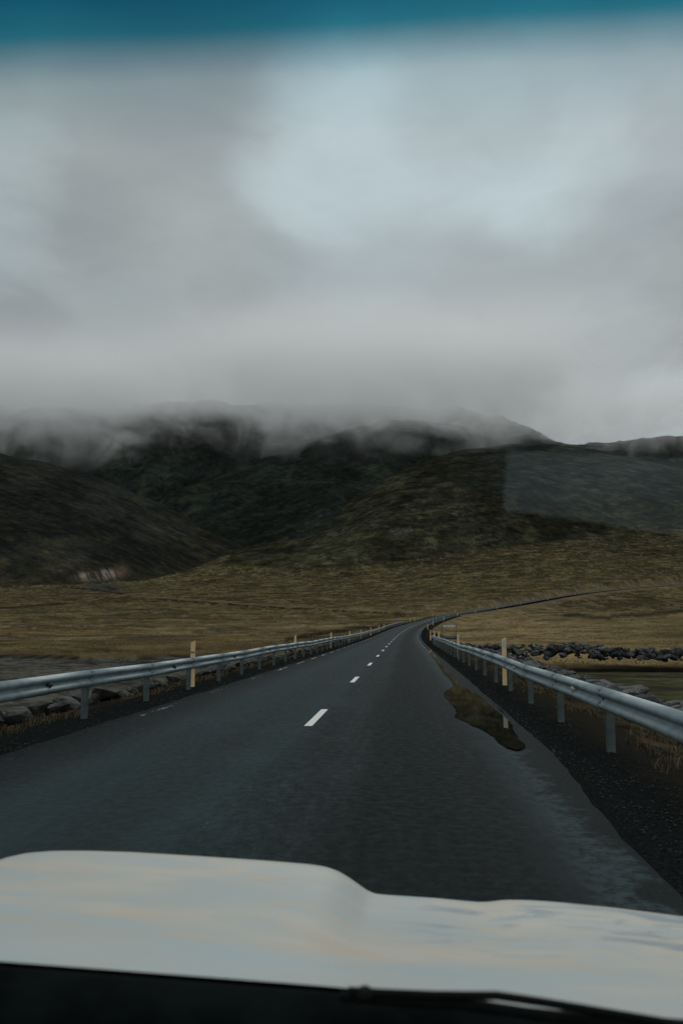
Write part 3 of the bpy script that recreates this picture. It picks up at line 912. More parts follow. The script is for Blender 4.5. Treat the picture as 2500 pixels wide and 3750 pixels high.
def guardrail(lat, sgn, s0, s1, label):
    root = empty('guardrail', tuple(off(max(s0, 0), lat, 0)))
    tag(root, label, 'guardrail', None)
    root_inv = Vector(root.location)
    pm = post_mesh(sgn); bm_ = joint_bolts(sgn)
    slot = MB().box((-sgn * .014, 0, 0), (.018, .030, .075)).mesh('post_bolt')
    refl = MB(); rr = []
    v = []
    for k in range(12):
        a = 2 * math.pi * k / 12; v.append((.055 * math.cos(a), 0, .055 * math.sin(a)))
    v2 = [(p[0] * .75, -.022, p[2] * .75) for p in v]; vb = [(p[0], .02, p[2]) for p in v]
    refl.add(v + v2 + vb, [tuple(range(12, 24))] + [(k, (k + 1) % 12, 12 + (k + 1) % 12, 12 + k) for k in range(12)] + [(24 + k, 24 + (k + 1) % 12, (k + 1) % 12, k) for k in range(12)] + [tuple(range(24, 36))[::-1]])
    rm = refl.mesh('reflector', True)
    Zc = .655
    n = int(round((s1 - s0) / 4.0)); sp_ = (s1 - s0) / n
    rnd = random.Random(5 + int(sgn))
    blt = MB()
    zoff = lambda s: .02 * math.sin(s * .21 + sgn) + .012 * math.sin(s * .53)
    for k in range(n):
        a, b = s0 + k * sp_, s0 + (k + 1) * sp_
        v, f = beam_mesh(a, b, lat, sgn, Zc + zoff(a), .014)
        # height follows zoff at both ends
        m_ = len(v) // 3
        v = [np.array(p) + np.array([0, 0, (zoff(b) - zoff(a)) * (i // m_) / 2]) for i, p in enumerate(v)]
        v = [p - np.array(root_inv) for p in v]
        MB().add(v, f).build('rail_beam', M_STEEL, root, smooth=False)
        for pol in root.children[-1:] if False else []: pass
    for k in range(n + 1):
        s = s0 + k * sp_
        for nm, me, mat, dl, dzz in (('post', pm, M_POSTSTEEL, sgn * .012, -.06), ('post_bolt', slot, M_BOLT, 0, Zc + zoff(s))):
            if s > 120 and nm != 'post': continue
            o = link(nm, me, mat, root)
            o.location = Vector(off(s, lat + dl, dzz)) - root_inv; o.rotation_euler = (rnd.uniform(-.01, .01), rnd.uniform(-.012, .012) if nm == 'post' else 0, head_rot(s))
        if s < 60:
            hr = head_rot(s); c_, s_ = math.cos(hr), math.sin(hr); b0 = Vector(off(s, lat, Zc + zoff(s))) - root_inv
            blt.add([(v_.co.x * c_ - v_.co.y * s_ + b0.x, v_.co.x * s_ + v_.co.y * c_ + b0.y, v_.co.z + b0.z) for v_ in bm_.vertices], [tuple(p_.vertices) for p_ in bm_.polygons])
        if s < 110 and (sgn > 0 or True) and k % 2 == (0 if sgn > 0 else 0) :
            o = link('reflector', rm, M_REFL if sgn > 0 else M_BOLT, root)
            ds = sp_ * .5
            o.location = Vector(off(s + ds, lat - sgn * .055, Zc + zoff(s + ds) * .9 + .0)) - root_inv
            o.rotation_euler = (0, 0, head_rot(s + ds) + (-.5 if sgn > 0 else .5) * (1 if sgn > 0 else 1))
    blt.build('lap_bolts', M_BOLT, root)['kind'] = 'stuff'
    return root


S_LEFT0 = 16.6 - 5 * 4.0
gl_ = guardrail(-4.24, -1, S_LEFT0, 243, 'long galvanised steel guardrail on posts along the left edge of the road')
gr_ = guardrail(4.24, 1, 11.9 - 4 * 3.75, 91, 'shorter galvanised steel guardrail on posts curving past the puddle on the right')
# smooth shading by angle so the corrugation reads as rolled steel
for me in {o.data for r in (gl_, gr_) for o in r.children if o.name.startswith('rail_beam')}:
    me.polygons.foreach_set('use_smooth', np.full(len(me.polygons), True))
    sharp = me.attributes.new('sharp_edge', 'BOOLEAN', 'EDGE')


# ------------------------------------------------------------------ delineator posts
def marker(loc, rz, h, label, band, group='yellow delineator posts along the road', lean=0.0, w=.125):
    root = empty('delineator_post', loc); root.rotation_euler = (0, lean, rz)
    tag(root, label, 'road marker', group)
    MB().box((0, 0, h / 2 - .15), (w, .045, h + .30), shear=.45).build('plank', M_YEL, root)
    if band == 'band':
        MB().box((0, -.0255, h - .30), (w * 1.01, .006, .055)).build('reflector_band', M_BAND, root)
    elif band == 'patch':
        MB().box((0, -.0255, h - .14), (w * .98, .006, .20), shear=.45).build('reflector_patch', M_PALE, root)
    return root


def s_for_px(px, lat, lo, hi):
    S = np.linspace(lo, hi, 4000); best = None
    xs = np.array([proj(off(s, lat, .6))[0] for s in S[::8]])
    i = int(np.argmin(np.abs(xs - px))); return float(S[::8][i])


def place_marker(px, lat, lo, hi, h, label, band, lean=0.0):
    s = s_for_px(px, lat, lo, hi); p = off(s, lat, -.07)
    return marker(tuple(p), head_rot(s), h, label, band, lean=lean)


place_marker(705, -4.45, 10, 60, 1.28, 'tall yellow post with grey band behind the left guardrail, nearest on that side', 'band')
left_rail_px = [(1082, 'second yellow post from the front along the left guardrail'), (1212, 'third yellow post from the front along the left guardrail'),
                (1280, 'fourth yellow post from the front along the left guardrail'), (1320, 'leaning yellow post behind the far half of the left guardrail'),
                (1357, 'slim yellow post just before the last stretch of left guardrail'), (1387, 'yellow post beside the last posts of the left guardrail'),
                (1405, 'yellow post standing free just past the end of the left guardrail')]
for px, lb in left_rail_px:
    place_marker(px, -4.45, 30, 262, 1.25, lb, None, lean=(.07 if px == 1320 else 0))
place_marker(1846, 4.42, 10, 60, 1.36, 'wide yellow post with pale top behind the right guardrail beside the puddle', 'patch')
for px, lb, bd in ((1676.5, 'second yellow post from the front behind the right guardrail', 'patch'), (1606, 'small yellow post behind the far end of the right guardrail', None)):
    place_marker(px, 4.5, 30, 100, 1.30, lb, bd)
for s, lb in ((93.5, 'yellow post right at the far tip of the right guardrail'), (112, 'yellow post just beyond the right guardrail, standing in tan grass')):
    p = off(s, 4.5, -.07); marker(tuple(p), head_rot(s), 1.25, lb, None)
far_right = [(1565, 'inner side of the bend, first past the yellow pair'), (1585, 'inner side of the bend, second past the yellow pair'), (1623, 'inner side of the bend, left of the name sign'),
             (1674, 'right verge directly above the place name sign'), (1740, 'right verge where the road starts to climb'), (1820, 'right verge, lower part of the climbing road'),
             (1905, 'right verge, middle of the climbing road'), (2005, 'right verge, upper middle of the climbing road'), (2105, 'right verge, upper part of the climbing road'), (2212, 'right verge near the top of the climbing road')]
s_prev = 130
for px, lb in far_right:
    s = s_for_px(px, 4.3, s_prev, 980); s_prev = s + 12
    marker(tuple(off(s, 4.3, -.07)), head_rot(s), 1.15, ('pale roadside post on the ' + lb), None, 'pale delineator posts beyond the guardrails', w=.13)
s_prev = 262
for px, lb in [(1460, 'outer side of the bend, first past the left guardrail'), (1517, 'outer side of the bend, second past the left guardrail'), (1582, 'outer side of the bend near the dark lay-by'),
               (1667, 'left verge, start of the climbing road'), (1754, 'left verge, lower part of the climbing road'), (1849, 'left verge, middle of the climbing road'),
               (1950, 'left verge, upper middle of the climbing road'), (2050, 'left verge, upper part of the climbing road'), (2160, 'left verge near the top of the climbing road')]:
    s = s_for_px(px, -4.3, s_prev, 980); s_prev = s + 12
    marker(tuple(off(s, -4.3, -.07)), head_rot(s), 1.15, ('pale roadside post on the ' + lb), None, 'pale delineator posts beyond the guardrails', w=.13)

# ------------------------------------------------------------------ place name sign
SY = 112.0
pl, pr_ = at_y(1618.5, 2290, SY), at_y(1668, 2290, SY)
zt = at_y(1640, 2288.0, SY)[2]; zb = at_y(1640, 2297.2, SY)[2]; zg = at_y(1640, 2339, SY)[2]
sign = empty('place_name_sign', ((pl[0] + pr_[0]) / 2, SY, zg)); tag(sign, 'white place name board on two thin dark posts in tan grass beside the bend', 'sign')
cx0 = (pl[0] + pr_[0]) / 2; wS = pr_[0] - pl[0]
for x in (pl[0], pr_[0]):
    MB().box((x - cx0, 0, (zt - zg) / 2 - .1), (.055, .055, zt - zg + .25)).build('leg', M_DARKIRON, sign)
bd = MB().box((0, -.045, (zt + zb) / 2 - zg), (wS - .10, .02, zt - zb)).build('board', M_SIGNW, sign)
fr = MB(); hh = zt - zb; ww = wS - .10
for c, d in (((0, -.05, hh / 2), (ww + .04, .034, .025)), ((0, -.05, -hh / 2), (ww + .04, .034, .025)), ((-ww / 2, -.05, 0), (.025, .034, hh)), ((ww / 2, -.05, 0), (.025, .034, hh))):
    fr.box((c[0], c[1], c[2] + (zt + zb) / 2 - zg), d)
fr.build('board_frame', M_BLACK, sign)
tcu = bpy.data.curves.new('lettering', 'FONT'); tcu.body = 'Helgafellssveit'; tcu.align_x = 'CENTER'; tcu.align_y = 'CENTER'; tcu.size = .27; tcu.extrude = .002; tcu.offset = .0
to = bpy.data.objects.new('lettering_tmp', tcu); col.objects.link(to); bpy.context.view_layer.update()
dg = bpy.context.evaluated_depsgraph_get(); tme = bpy.data.meshes.new_from_object(to.evaluated_get(dg)); bpy.data.objects.remove(to)
tme.materials.clear()
xs = [v.co.x for v in tme.vertices]; kx = (ww * .92) / (max(xs) - min(xs))
for v in tme.vertices: v.co.x *= kx
lo = link('lettering', tme, M_BLACK, sign); lo.location = (0, -.0585, (zt + zb) / 2 - zg); lo.rotation_euler = (math.pi / 2, 0, 0)

# dark pipe lying at the foot of the sign: the culvert head
pA, pB = at_y(1610, 2336, 106), at_y(1672, 2337, 106)
cul = empty('culvert_pipe', tuple((pA + pB) / 2)); c0 = (pA + pB) / 2
tag(cul, 'dark grey metal pipe lying across at the foot of the place name sign', 'pipe')
MB().tube([pA - c0, (0, 0, 0), pB - c0], .14, 12).build('pipe', M_DARKIRON, cul, smooth=True)
MB().box((0, .16, .17), (pB[0] - pA[0] + .3, .10, .07)).build('edge_beam', M_BLACK, cul)

# ------------------------------------------------------------------ fence on the left
fp = [(889, 2343), (924, 2340), (936, 2334), (962, 2331), (971, 2349), (1005, 2327), (1025, 2325), (1063, 2314), (1080, 2311), (1092, 2306), (1130, 2300), (1155, 2293)]
pts = []
fence = empty('wire_fence', (0, 0, 0)); tag(fence, 'old wire fence on thin leaning wooden stakes crossing the brown field', 'fence')
base_pts = []
for i, px in enumerate([865, 880, 924, 936, 962, 1005, 1025, 1063, 1080, 1093, 1130, 1160, 1185, 1210]):
    Y = 128 + (px - 865) / (1210 - 865) * 85
    d = ray(px, 2330); x = d[0] * Y
    z = float(terrain(np.array([x]), np.array([Y]))[0]); base_pts.append((x, Y, z))
fence.location = base_pts[0]; fl = Vector(base_pts[0]); rnd = random.Random(3)
tops = []
for x, y, z in base_pts:
    lean = (rnd.uniform(-.12, .12), rnd.uniform(-.12, .12)); h = rnd.uniform(.95, 1.25)
    a = Vector((x, y, z - .2)) - fl; b = Vector((x + lean[0], y + lean[1], z + h)) - fl; tops.append((a, b))
    MB().tube([a, b], .045, 6).build('stake', M_WOOD, fence)
for t in (.45, .7, .92):
    MB().tube([a.lerp(b, t) for a, b in tops], .006, 4).build('wire', M_DARKIRON, fence)

# ------------------------------------------------------------------ stones
stone_meshes = []
for k in range(10):
    bm = bmesh.new(); bmesh.ops.create_icosphere(bm, subdivisions=2, radius=.5)
    rr = random.Random(100 + k)
    planes = [(Vector((rr.gauss(0, 1), rr.gauss(0, 1), rr.gauss(0, 1))).normalized(), rr.uniform(.20, .38)) for _ in range(9)]
    for v in bm.verts:
        p = v.co.copy()
        for nrm, dd in planes:
            e = p.dot(nrm) - dd
            if e > 0: p -= nrm * e
        p *= 1 + .03 * (mnoise.noise(p * 5 + Vector((k * 7, 0, 0))))
        v.co = p * 1.35
    bmesh.ops.dissolve_limit(bm, angle_limit=.12, verts=bm.verts, edges=bm.edges)
    bmesh.ops.triangulate(bm, faces=bm.faces)
    me = bpy.data.meshes.new('stone'); bm.to_mesh(me); bm.free(); me.materials.append(M_STONE); stone_meshes.append(me)

mossy_meshes = []
for me in stone_meshes:
    m2 = me.copy(); m2.materials.clear(); m2.materials.append(M_MOSSY); mossy_meshes.append(m2)


def stone_bank(rname, label, spots, seed, limit=290, mat=None):
    """spots: list of (x, y, z, size); the largest in view become stones of their own, the rest one joined part"""
    root = empty(rname, spots[0][:3]); tag(root, label, 'stone bank'); rl = Vector(root.location); rr = random.Random(seed)
    spots = sorted(spots, key=lambda p: -p[3] / (2 + math.hypot(p[0], p[1])))
    rest_v, rest_f = [], []
    for i, (x, y, z, s) in enumerate(spots):
        me = rr.choice(mossy_meshes if mat else stone_meshes); rot = (rr.uniform(-.5, .5), rr.uniform(-.5, .5), rr.uniform(0, 6.28)); sc = (s * rr.uniform(.85, 1.4), s * rr.uniform(.8, 1.15), s * rr.uniform(.45, .75))
        if i < limit:
            o = link('stone', me, None, root); o.location = Vector((x, y, z)) - rl; o.rotation_euler = rot; o.scale = sc
        else:
            from mathutils import Matrix, Euler
            mm = Matrix.LocRotScale(Vector((x, y, z)) - rl, Euler(rot), Vector(sc)); b = len(rest_v)
            rest_v += [tuple(mm @ v.co) for v in me.vertices]; rest_f += [tuple(b + j for j in p.vertices) for p in me.polygons]
    if rest_v:
        m = MB(); m.v = rest_v; m.f = rest_f; o = m.build('rubble', mat or M_STONE, root); o['kind'] = 'stuff'
    return root


def gz(x, y): return float(terrain(np.array([float(x)]), np.array([float(y)]))[0])


R = random.Random(11)
sp1 = []
s = -2.0
while s < 104:                                                   # embankment right of the right guardrail
    for _ in range(8):
        lat = R.uniform(6.6, 10.2); ds = R.uniform(-.5, .5); p = off(s + ds, lat)
        z = gz(p[0], p[1]); sz = R.choice([.25, .35, .5, .75]) * R.uniform(.8, 1.2)
        sp1.append((p[0], p[1], z + sz * .10 + .12, sz))
    s += .62
stone_bank('stone_revetment', 'line of grey boulders just behind the right guardrail, running along the road', sp1, 21)
sp2 = []
for k in range(900):                                              # revetment running away to the right across the meadow edge
    t = R.random(); x = 4.5 + t * 42; y = 88.5 + 3.0 * math.sin(t * 4) - t * 4 + R.uniform(-1.3, 1.3)
    top = -.15 if t < .35 else -.55
    rel = R.random(); sz = R.choice([.3, .42, .55, .7]) * R.uniform(.8, 1.2)
    z = -1.85 + (top + 1.95) * (1 - abs(rel - .6) * 1.1); y += (rel - .5) * 1.6
    sp2.append((x, y, z, sz))
stone_bank('stone_embankment', 'bank of dark angular boulders crossing the green meadow to the right edge', sp2, 22)
sp3 = []
s = -4.0
while s < 112:                                                   # left of the left guardrail
    for _ in range(4):
        lat = -R.uniform(5.7, 7.9); p = off(s + R.uniform(-.5, .5), lat); z = gz(p[0], p[1]); sz = R.choice([.2, .3, .4, .55]) * R.uniform(.8, 1.25)
        if lat > -6.6: z = max(z, -.6)
        sp3.append((p[0], p[1], z + sz * .1 + .1, sz))
    s += .75
stone_bank('stone_revetment', 'line of mossy boulders behind and below the left guardrail, running along the road', sp3, 23, mat=M_MOSSY)


# ------------------------------------------------------------------ loose gravel and grass (nobody could count them)
def scatter_pebbles(n, seed):
    g = np.random.default_rng(seed); v = []; f = []
    S = np.exp(g.uniform(np.log(3), np.log(60), n)); side = g.choice([-1, 1], n); lat = side * (3.45 + np.abs(g.normal(0, .9, n)))
    base = np.array([(1, 0, 0), (0, 1, 0), (-1, 0, 0), (0, -1, 0), (0, 0, .7), (0, 0, -.7)]); F_ = [(0, 1, 4), (1, 2, 4), (2, 3, 4), (3, 0, 4), (1, 0, 5), (2, 1, 5), (3, 2, 5), (0, 3, 5)]
    r = g.uniform(.004, .016, n) * (1 + S / 60)
    for i in range(n):
        l = abs(lat[i]); z = float(np.interp(l, [3.3, 3.7, 4.15, 4.7, 5.3, 5.7, 6.1], [-.02, -.026, -.036, -.06, -.15, -.30, -.55]))
        p = off(S[i], lat[i], z); a = g.uniform(0, 6.28); c, s_ = math.cos(a), math.sin(a)
        q = base * r[i] * g.uniform(.6, 1.3, (6, 1)); q = np.stack([q[:, 0] * c - q[:, 1] * s_, q[:, 0] * s_ + q[:, 1] * c, q[:, 2]], 1) + p
        b = len(v); v += [tuple(x) for x in q]; f += [tuple(b + j for j in t) for t in F_]
    m = MB(); m.v = v; m.f = f; return m


M_PEB = stone_mat('road_grit', (.006, .007, .007), (.06, .06, .055))
o = scatter_pebbles(9000, 61).build('loose_gravel', M_PEB); tag(o, 'loose dark grit scattered over both road shoulders', 'gravel', kind='stuff')


def grass_mat(name, a, b, c):
    m, n = material(name); f = n.noise(n.pos, 1.1, 4, .6); g = n.noise(n.pos, 9, 3, .7)
    cc = n.mix(n.ramp(f, .35, .65), a, b); cc = n.mix(n.ramp(g, .45, .7), cc, c)
    n.put(n.b.inputs['Base Color'], cc); n.b.inputs['Roughness'].default_value = .9; n.b.inputs['Specular IOR Level'].default_value = .1
    return m


def tufts(pos, h, w, seed, blades=7):
    """pos Nx3 -> (verts, tris) of thin bent blades"""
    g = np.random.default_rng(seed); n = len(pos); N = n * blades
    P = np.repeat(pos, blades, 0); H = np.repeat(h, blades) * g.uniform(.5, 1.15, N); Wd = np.repeat(w, blades) * g.uniform(.6, 1.2, N)
    a = g.uniform(0, 2 * np.pi, N); b = g.uniform(0, 2 * np.pi, N); ln = H * g.uniform(.25, .95, N)
    P = P + np.stack([np.cos(b), np.sin(b), 0 * b], 1) * (np.repeat(h, blades) * g.uniform(0, .45, N))[:, None]
    dx, dy = np.cos(a), np.sin(a); sx, sy = -np.sin(a + .5) * Wd, np.cos(a + .5) * Wd
    v0 = P + np.stack([sx, sy, -H * .1], 1); v1 = P - np.stack([sx, sy, H * .1], 1)
    v2 = P + np.stack([dx * ln * .5 + sx * .7, dy * ln * .5 + sy * .7, H * .7], 1); v3 = P + np.stack([dx * ln * .5 - sx * .7, dy * ln * .5 - sy * .7, H * .7], 1)
    v4 = P + np.stack([dx * ln, dy * ln, H * .85], 1)
    v = np.stack([v0, v1, v2, v3, v4], 1).reshape(-1, 3); k = np.arange(N)[:, None] * 5
    f = np.concatenate([k + [0, 1, 3], k + [0, 3, 2], k + [2, 3, 4]], 0)
    return v, f


g = np.random.default_rng(77)
n = 9000
S = np.exp(g.uniform(np.log(4), np.log(105), n)); sd = g.choice([-1, 1], n); lt = sd * g.uniform(4.75, 8.0, n) - sd * .25 * (g.random(n) < .2)
x, y, z, hx, hy = station(S); PX = x + hy * lt; PY = y - hx * lt; PZ = np.maximum(terrain(PX, PY), z + np.interp(np.abs(lt), [4.4, 4.7, 5.0, 5.3, 5.7, 6.1, 6.3], [-.05, -.07, -.10, -.17, -.32, -.60, -3]))
keep = fbm(PX / 1.6, PY / 1.6, 3, seed=70) > .47
PP = np.stack([PX, PY, PZ], 1)[keep]; hgt = g.uniform(.04, .16, len(PP)); v, f = tufts(PP, hgt, np.full(len(PP), .004) + S[keep] * .00022, 5, 9)
o = link('verge_grass', fast_mesh('verge_grass', v, f), grass_mat('dead_verge_grass', (.08, .062, .038), (.16, .122, .072), (.045, .046, .024))); tag(o, 'low tufts of dead brown grass and moss along both guardrails', 'grass', kind='stuff')

n = 26000
a = np.radians(g.uniform(-27, 19.5, n)); r = np.exp(g.uniform(np.log(75), np.log(330), n)); PX = r * np.sin(a); PY = r * np.cos(a)
lt, _, _ = road_lat(PX, PY); yb = bank_line(PX)
keep = (np.abs(lt) > 5.6) & (PY > yb + .3) & (fbm(PX / 9, PY / 7, 3, seed=71) > .42)
PX, PY, r = PX[keep], PY[keep], r[keep]; PP = np.stack([PX, PY, terrain(PX, PY)], 1)
v, f = tufts(PP, g.uniform(.06, .16, len(PP)), r * .00045, 6, 5)
o = link('field_grass', fast_mesh('field_grass', v, f), grass_mat('tan_field_grass', (.26, .19, .115), (.34, .25, .15), (.16, .13, .07))); tag(o, 'tussocks of tan and brown grass over the fields beside the road', 'grass', kind='stuff')

# stream water on the left valley floor, its glint painted as pale colour
for (px, py, w, d) in ((247, 1350, 9, 5), (258, 1354, 12, 4), (238, 1347, 5, 4)):
    Dd = None
    uu, v0 = uv(px, py)
    Ds = np.linspace(700, 1500, 400); zz = terrain(uu * Ds, Ds); i = int(np.argmax((zz - CAMZ) / Ds >= v0)); Dd = Ds[i] if i else 1150
    x0, y0 = uu * Dd, Dd; vv = []
    for k in range(10):
        q_ = 2 * math.pi * k / 10; rr = R.uniform(.7, 1.2); X = x0 + math.cos(q_) * w * .55 * rr; Yq = y0 + math.sin(q_) * 9 * rr; vv.append((X, Yq))
    zc = max(gz(X, Yq) for X, Yq in vv) + .25
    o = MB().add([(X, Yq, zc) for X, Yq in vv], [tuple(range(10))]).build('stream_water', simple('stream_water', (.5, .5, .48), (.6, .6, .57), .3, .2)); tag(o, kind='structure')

# ------------------------------------------------------------------ the car we look out of
car = empty('car', (-.42, .9, 0)); tag(car, 'white car bonnet with dusty paint, black cowl and wiper, at the bottom of the view', 'car')
CL = Vector(car.location)


def carobj(mb, name, mat, parent=car, smooth=True):
    base = CL if parent is car else CL
    mb.v = [(p[0] - base[0], p[1] - base[1], p[2] - base[2]) for p in mb.v]
    o = mb.build(name, mat, car, smooth)
    if parent is not car: o.parent = parent
    return o


def car_paint():
    m, n = material('dusty_white_sky_tinted_paint')
    p = n.vmath('MULTIPLY', n.pos, (1.0, 1.5, 1.0))
    f = n.noise(p, 3.2, 5, .6, .6); g = n.noise(n.vmath('MULTIPLY', n.pos, (1.0, 2.3, 1)), 4.6, 6, .62, .8)
    c = n.mix(n.ramp(f, .38, .62), (.50, .57, .57), (.66, .62, .54))  # sky reflection painted as blue-grey, against cream dust
    c = n.mix(n.ramp(g, .47, .68, 0, .62), c, (.66, .54, .41))
    xs_ = n.n('ShaderNodeSeparateXYZ'); n.put(xs_.inputs[0], n.pos)
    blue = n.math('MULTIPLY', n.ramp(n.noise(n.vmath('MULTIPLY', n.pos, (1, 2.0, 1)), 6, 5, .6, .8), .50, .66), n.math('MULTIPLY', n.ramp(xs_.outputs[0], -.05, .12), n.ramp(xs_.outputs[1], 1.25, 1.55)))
    c = n.mix(n.math('MULTIPLY', blue, .8), c, (.24, .33, .40))  # blue sky reflections painted into the colour of the right front part
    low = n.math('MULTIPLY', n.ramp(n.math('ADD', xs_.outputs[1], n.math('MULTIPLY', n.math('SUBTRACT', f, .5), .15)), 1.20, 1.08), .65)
    c = n.mix(low, c, (.47, .56, .58))  # darker bluish shading painted as a band towards the windscreen
    n.put(n.b.inputs['Base Color'], c); n.b.inputs['Roughness'].default_value = .42
    n.b.inputs['Coat Weight'].default_value = .35; n.b.inputs['Coat Roughness'].default_value = .25
    return m


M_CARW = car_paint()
YF, YR = 1.92, .98
sil = [(-330, 2130), (-260, 2060), (-180, 2040), (-60, 2008), (0, 1974), (28, 1964), (60, 1957.5), (120, 1953), (200, 1953), (300, 1956), (450, 1965), (600, 1975), (700, 1983), (745, 1989), (775, 1999), (800, 2014), (825, 2032), (848, 2049), (862, 2053),
       (920, 2057), (1000, 2062), (1060, 2068), (1105, 2072), (1130, 2070), (1160, 2066), (1220, 2067), (1300, 2073), (1400, 2083), (1568, 2104), (1750, 2134), (1850, 2160), (1900, 2195), (1925, 2260)]
fx = np.array([at_y(a * K, b * K, YF)[0] for a, b in sil]); fz = np.array([at_y(a * K, b * K, YF)[2] for a, b in sil])
rl = [(-900, 2145), (0, 2208), (820, 2270), (1568, 2352), (2400, 2430)]
rx = np.array([at_y(a * K, b * K, YR)[0] for a, b in rl]); rz_ = np.array([at_y(a * K, b * K, YR)[2] for a, b in rl])
XS = np.linspace(fx[0], fx[-1], 220)
pf = gsm(np.interp(XS, fx, fz), 1); prr = gsm(np.interp(XS, rx, rz_), 6)
tv = np.concatenate([np.linspace(0, .92, 26), np.linspace(.935, 1, 6)])
m = MB()
rowsV = []
for t in tv:
    w = t ** .75
    w = w * w * (3 - 2 * w) * .5 + w * .5
    zrow = prr * (1 - w) + pf * w - .004 * ss(.97, 1, t) + .006 * math.sin(math.pi * t)
    rowsV.append([(x, YR + (YF - YR) * t, z) for x, z in zip(XS, zrow)])
for dy, dzq in ((.012, -.004), (.028, -.016), (.040, -.04), (.046, -.09), (.050, -.30)):
    rowsV.append([(x, YF + dy, z + dzq) for x, z in zip(XS, pf)])
v = [p for r_ in rowsV for p in r_]; nx = len(XS); f = []
for i in range(len(rowsV) - 1):
    for j in range(nx - 1): f.append((i * nx + j, i * nx + j + 1, (i + 1) * nx + j + 1, (i + 1) * nx + j))
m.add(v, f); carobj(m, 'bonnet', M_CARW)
# side walls of the wings and grille below the lip
m = MB(); m.box((-.42, 1.99 + .0, .62), (1.75, .10, .75)); carobj(m, 'grille', M_COWL, smooth=False)
for x_ in (XS[0] + .05, XS[-1] - .05):
    m = MB(); m.box((x_, 1.45, .55), (.06, 1.0, .70)); carobj(m, 'wing', M_CARW, smooth=False)

# cowl below the windscreen, its front rim traced at its own distance
YC = .955
rim = [(-700, 2166), (0, 2214), (400, 2245), (820, 2278), (1000, 2292), (1060, 2300), (1250, 2326), (1568, 2366), (2200, 2445)]
rp = [at_y(a * K, b * K, YC) for a, b in rim]
XR = np.linspace(rp[0][0], rp[-1][0], 120); ZR = gsm(np.interp(XR, [p[0] for p in rp], [p[2] for p in rp]), 2)
m = MB(); v = []
prof = [(0.012, -.10), (.010, -.012), (0, -.002), (-.014, 0), (-.04, -.010), (-.08, -.022), (-.10, -.040), (-.10, -.15)]
for dy, dzq in prof: v += [(x, YC + dy, z + dzq) for x, z in zip(XR, ZR)]
f = [(i * 120 + j, (i + 1) * 120 + j, (i + 1) * 120 + j + 1, i * 120 + j + 1) for i in range(len(prof) - 1) for j in range(119)]
m.add(v, f); carobj(m, 'cowl', M_COWL)
# wiper
wp = car
def wpath(l, Y): return [at_y(a * K, b * K, Y + (k * .0)) for k, (a, b) in enumerate(l)]


wip = empty('wiper'); wip.parent = car; wip.name = 'wiper'
arm = MB().tube(wpath([(800, 2277), (870, 2281), (1000, 2286), (1080, 2287), (1140, 2287), (1190, 2294), (1250, 2303), (1330, 2316), (1450, 2336), (1568, 2356), (1750, 2390)], .90), [.0045] + [.0042] * 10, 8); carobj(arm, 'wiper_arm', M_RUBBER, wip)
bl = MB().tube(wpath([(780, 2288), (900, 2296), (1050, 2304), (1150, 2318), (1250, 2333), (1400, 2346), (1568, 2362), (1700, 2380)], .905), [.005, .006, .006, .0055, .0055, .007, .008, .006], 8); carobj(bl, 'wiper_blade', M_RUBBER, wip)
kn = at_y(838 * K, 2275 * K, .90)
kb = MB().tube([(kn[0], .90, kn[2] - .008), (kn[0], .90, kn[2] - .002), (kn[0], .90, kn[2] + .003)], [.009, .009, .005], 12); carobj(kb, 'pivot_cap', M_RUBBER, wip)

# dashboard
ZD = 1.262
m = MB(); m.add([(-1.25, .80, ZD - .035), (.75, .80, ZD - .075), (.75, .72, ZD - .02), (-1.25, .72, ZD), (.75, .38, ZD - .005), (-1.25, .38, ZD), (.75, .34, ZD - .25), (-1.25, .34, ZD - .25)],
               [(0, 1, 2, 3), (3, 2, 4, 5), (5, 4, 6, 7)]); carobj(m, 'dashboard', M_DASH, smooth=False)

# windscreen: tinted band along the top, a trace of reflection
WA = np.array([.84, 1.222]); WB = np.array([.30, 1.905])
wdir = (WB - WA) / np.linalg.norm(WB - WA); wn = np.array([0, wdir[1], -wdir[0]]); wn = wn if wn[1] > 0 else -wn


def glass_mat():
    m = bpy.data.materials.new('windscreen_glass'); m.use_nodes = True; m.node_tree.nodes.clear(); n = NT(m.node_tree)
    out = n.n('ShaderNodeOutputMaterial'); g_ = n.n('ShaderNodeNewGeometry'); sepz = n.n('ShaderNodeSeparateXYZ'); n.put(sepz.inputs[0], g_.outputs['Position'])
    h = n.math('ADD', sepz.outputs[2], n.math('MULTIPLY', n.math('SUBTRACT', n.noise(g_.outputs['Position'], 6, 2, .5), .5), .006))
    h = n.math('SUBTRACT', h, n.math('MULTIPLY', sepz.outputs[0], .004))
    c = n.n('ShaderNodeValToRGB'); e = c.color_ramp.elements
    zA = float(hit_z(400, 540)); zB = float(hit_z(400, 300)); zC = float(hit_z(400, 120)); zD = float(hit_z(400, -60))
    n.put(c.inputs[0], n.ramp(h, zA, zD, 0, 1, False))
    e[0].position = 0; e[0].color = (.97, .98, .98, 1); e[1].position = 1; e[1].color = (.010, .20, .36, 1)
    for p_, cc in (((zB - zA) / (zD - zA), (.74, .85, .89, 1)), ((zC - zA) / (zD - zA), (.05, .34, .47, 1))):
        x_ = e.new(p_); x_.color = cc
    tr = n.n('ShaderNodeBsdfTransparent'); n.put(tr.inputs[0], c.outputs[0])
    gl = n.n('ShaderNodeBsdfGlossy'); gl.inputs['Roughness'].default_value = .0
    mx_ = n.n('ShaderNodeMixShader'); mx_.inputs[0].default_value = .055
    n.t.links.new(tr.outputs[0], mx_.inputs[1]); n.t.links.new(gl.outputs[0], mx_.inputs[2]); n.t.links.new(mx_.outputs[0], out.inputs[0])
    return m


O = np.array([0, 0, CAMZ]); PW = np.array([0, WA[0], WA[1]])


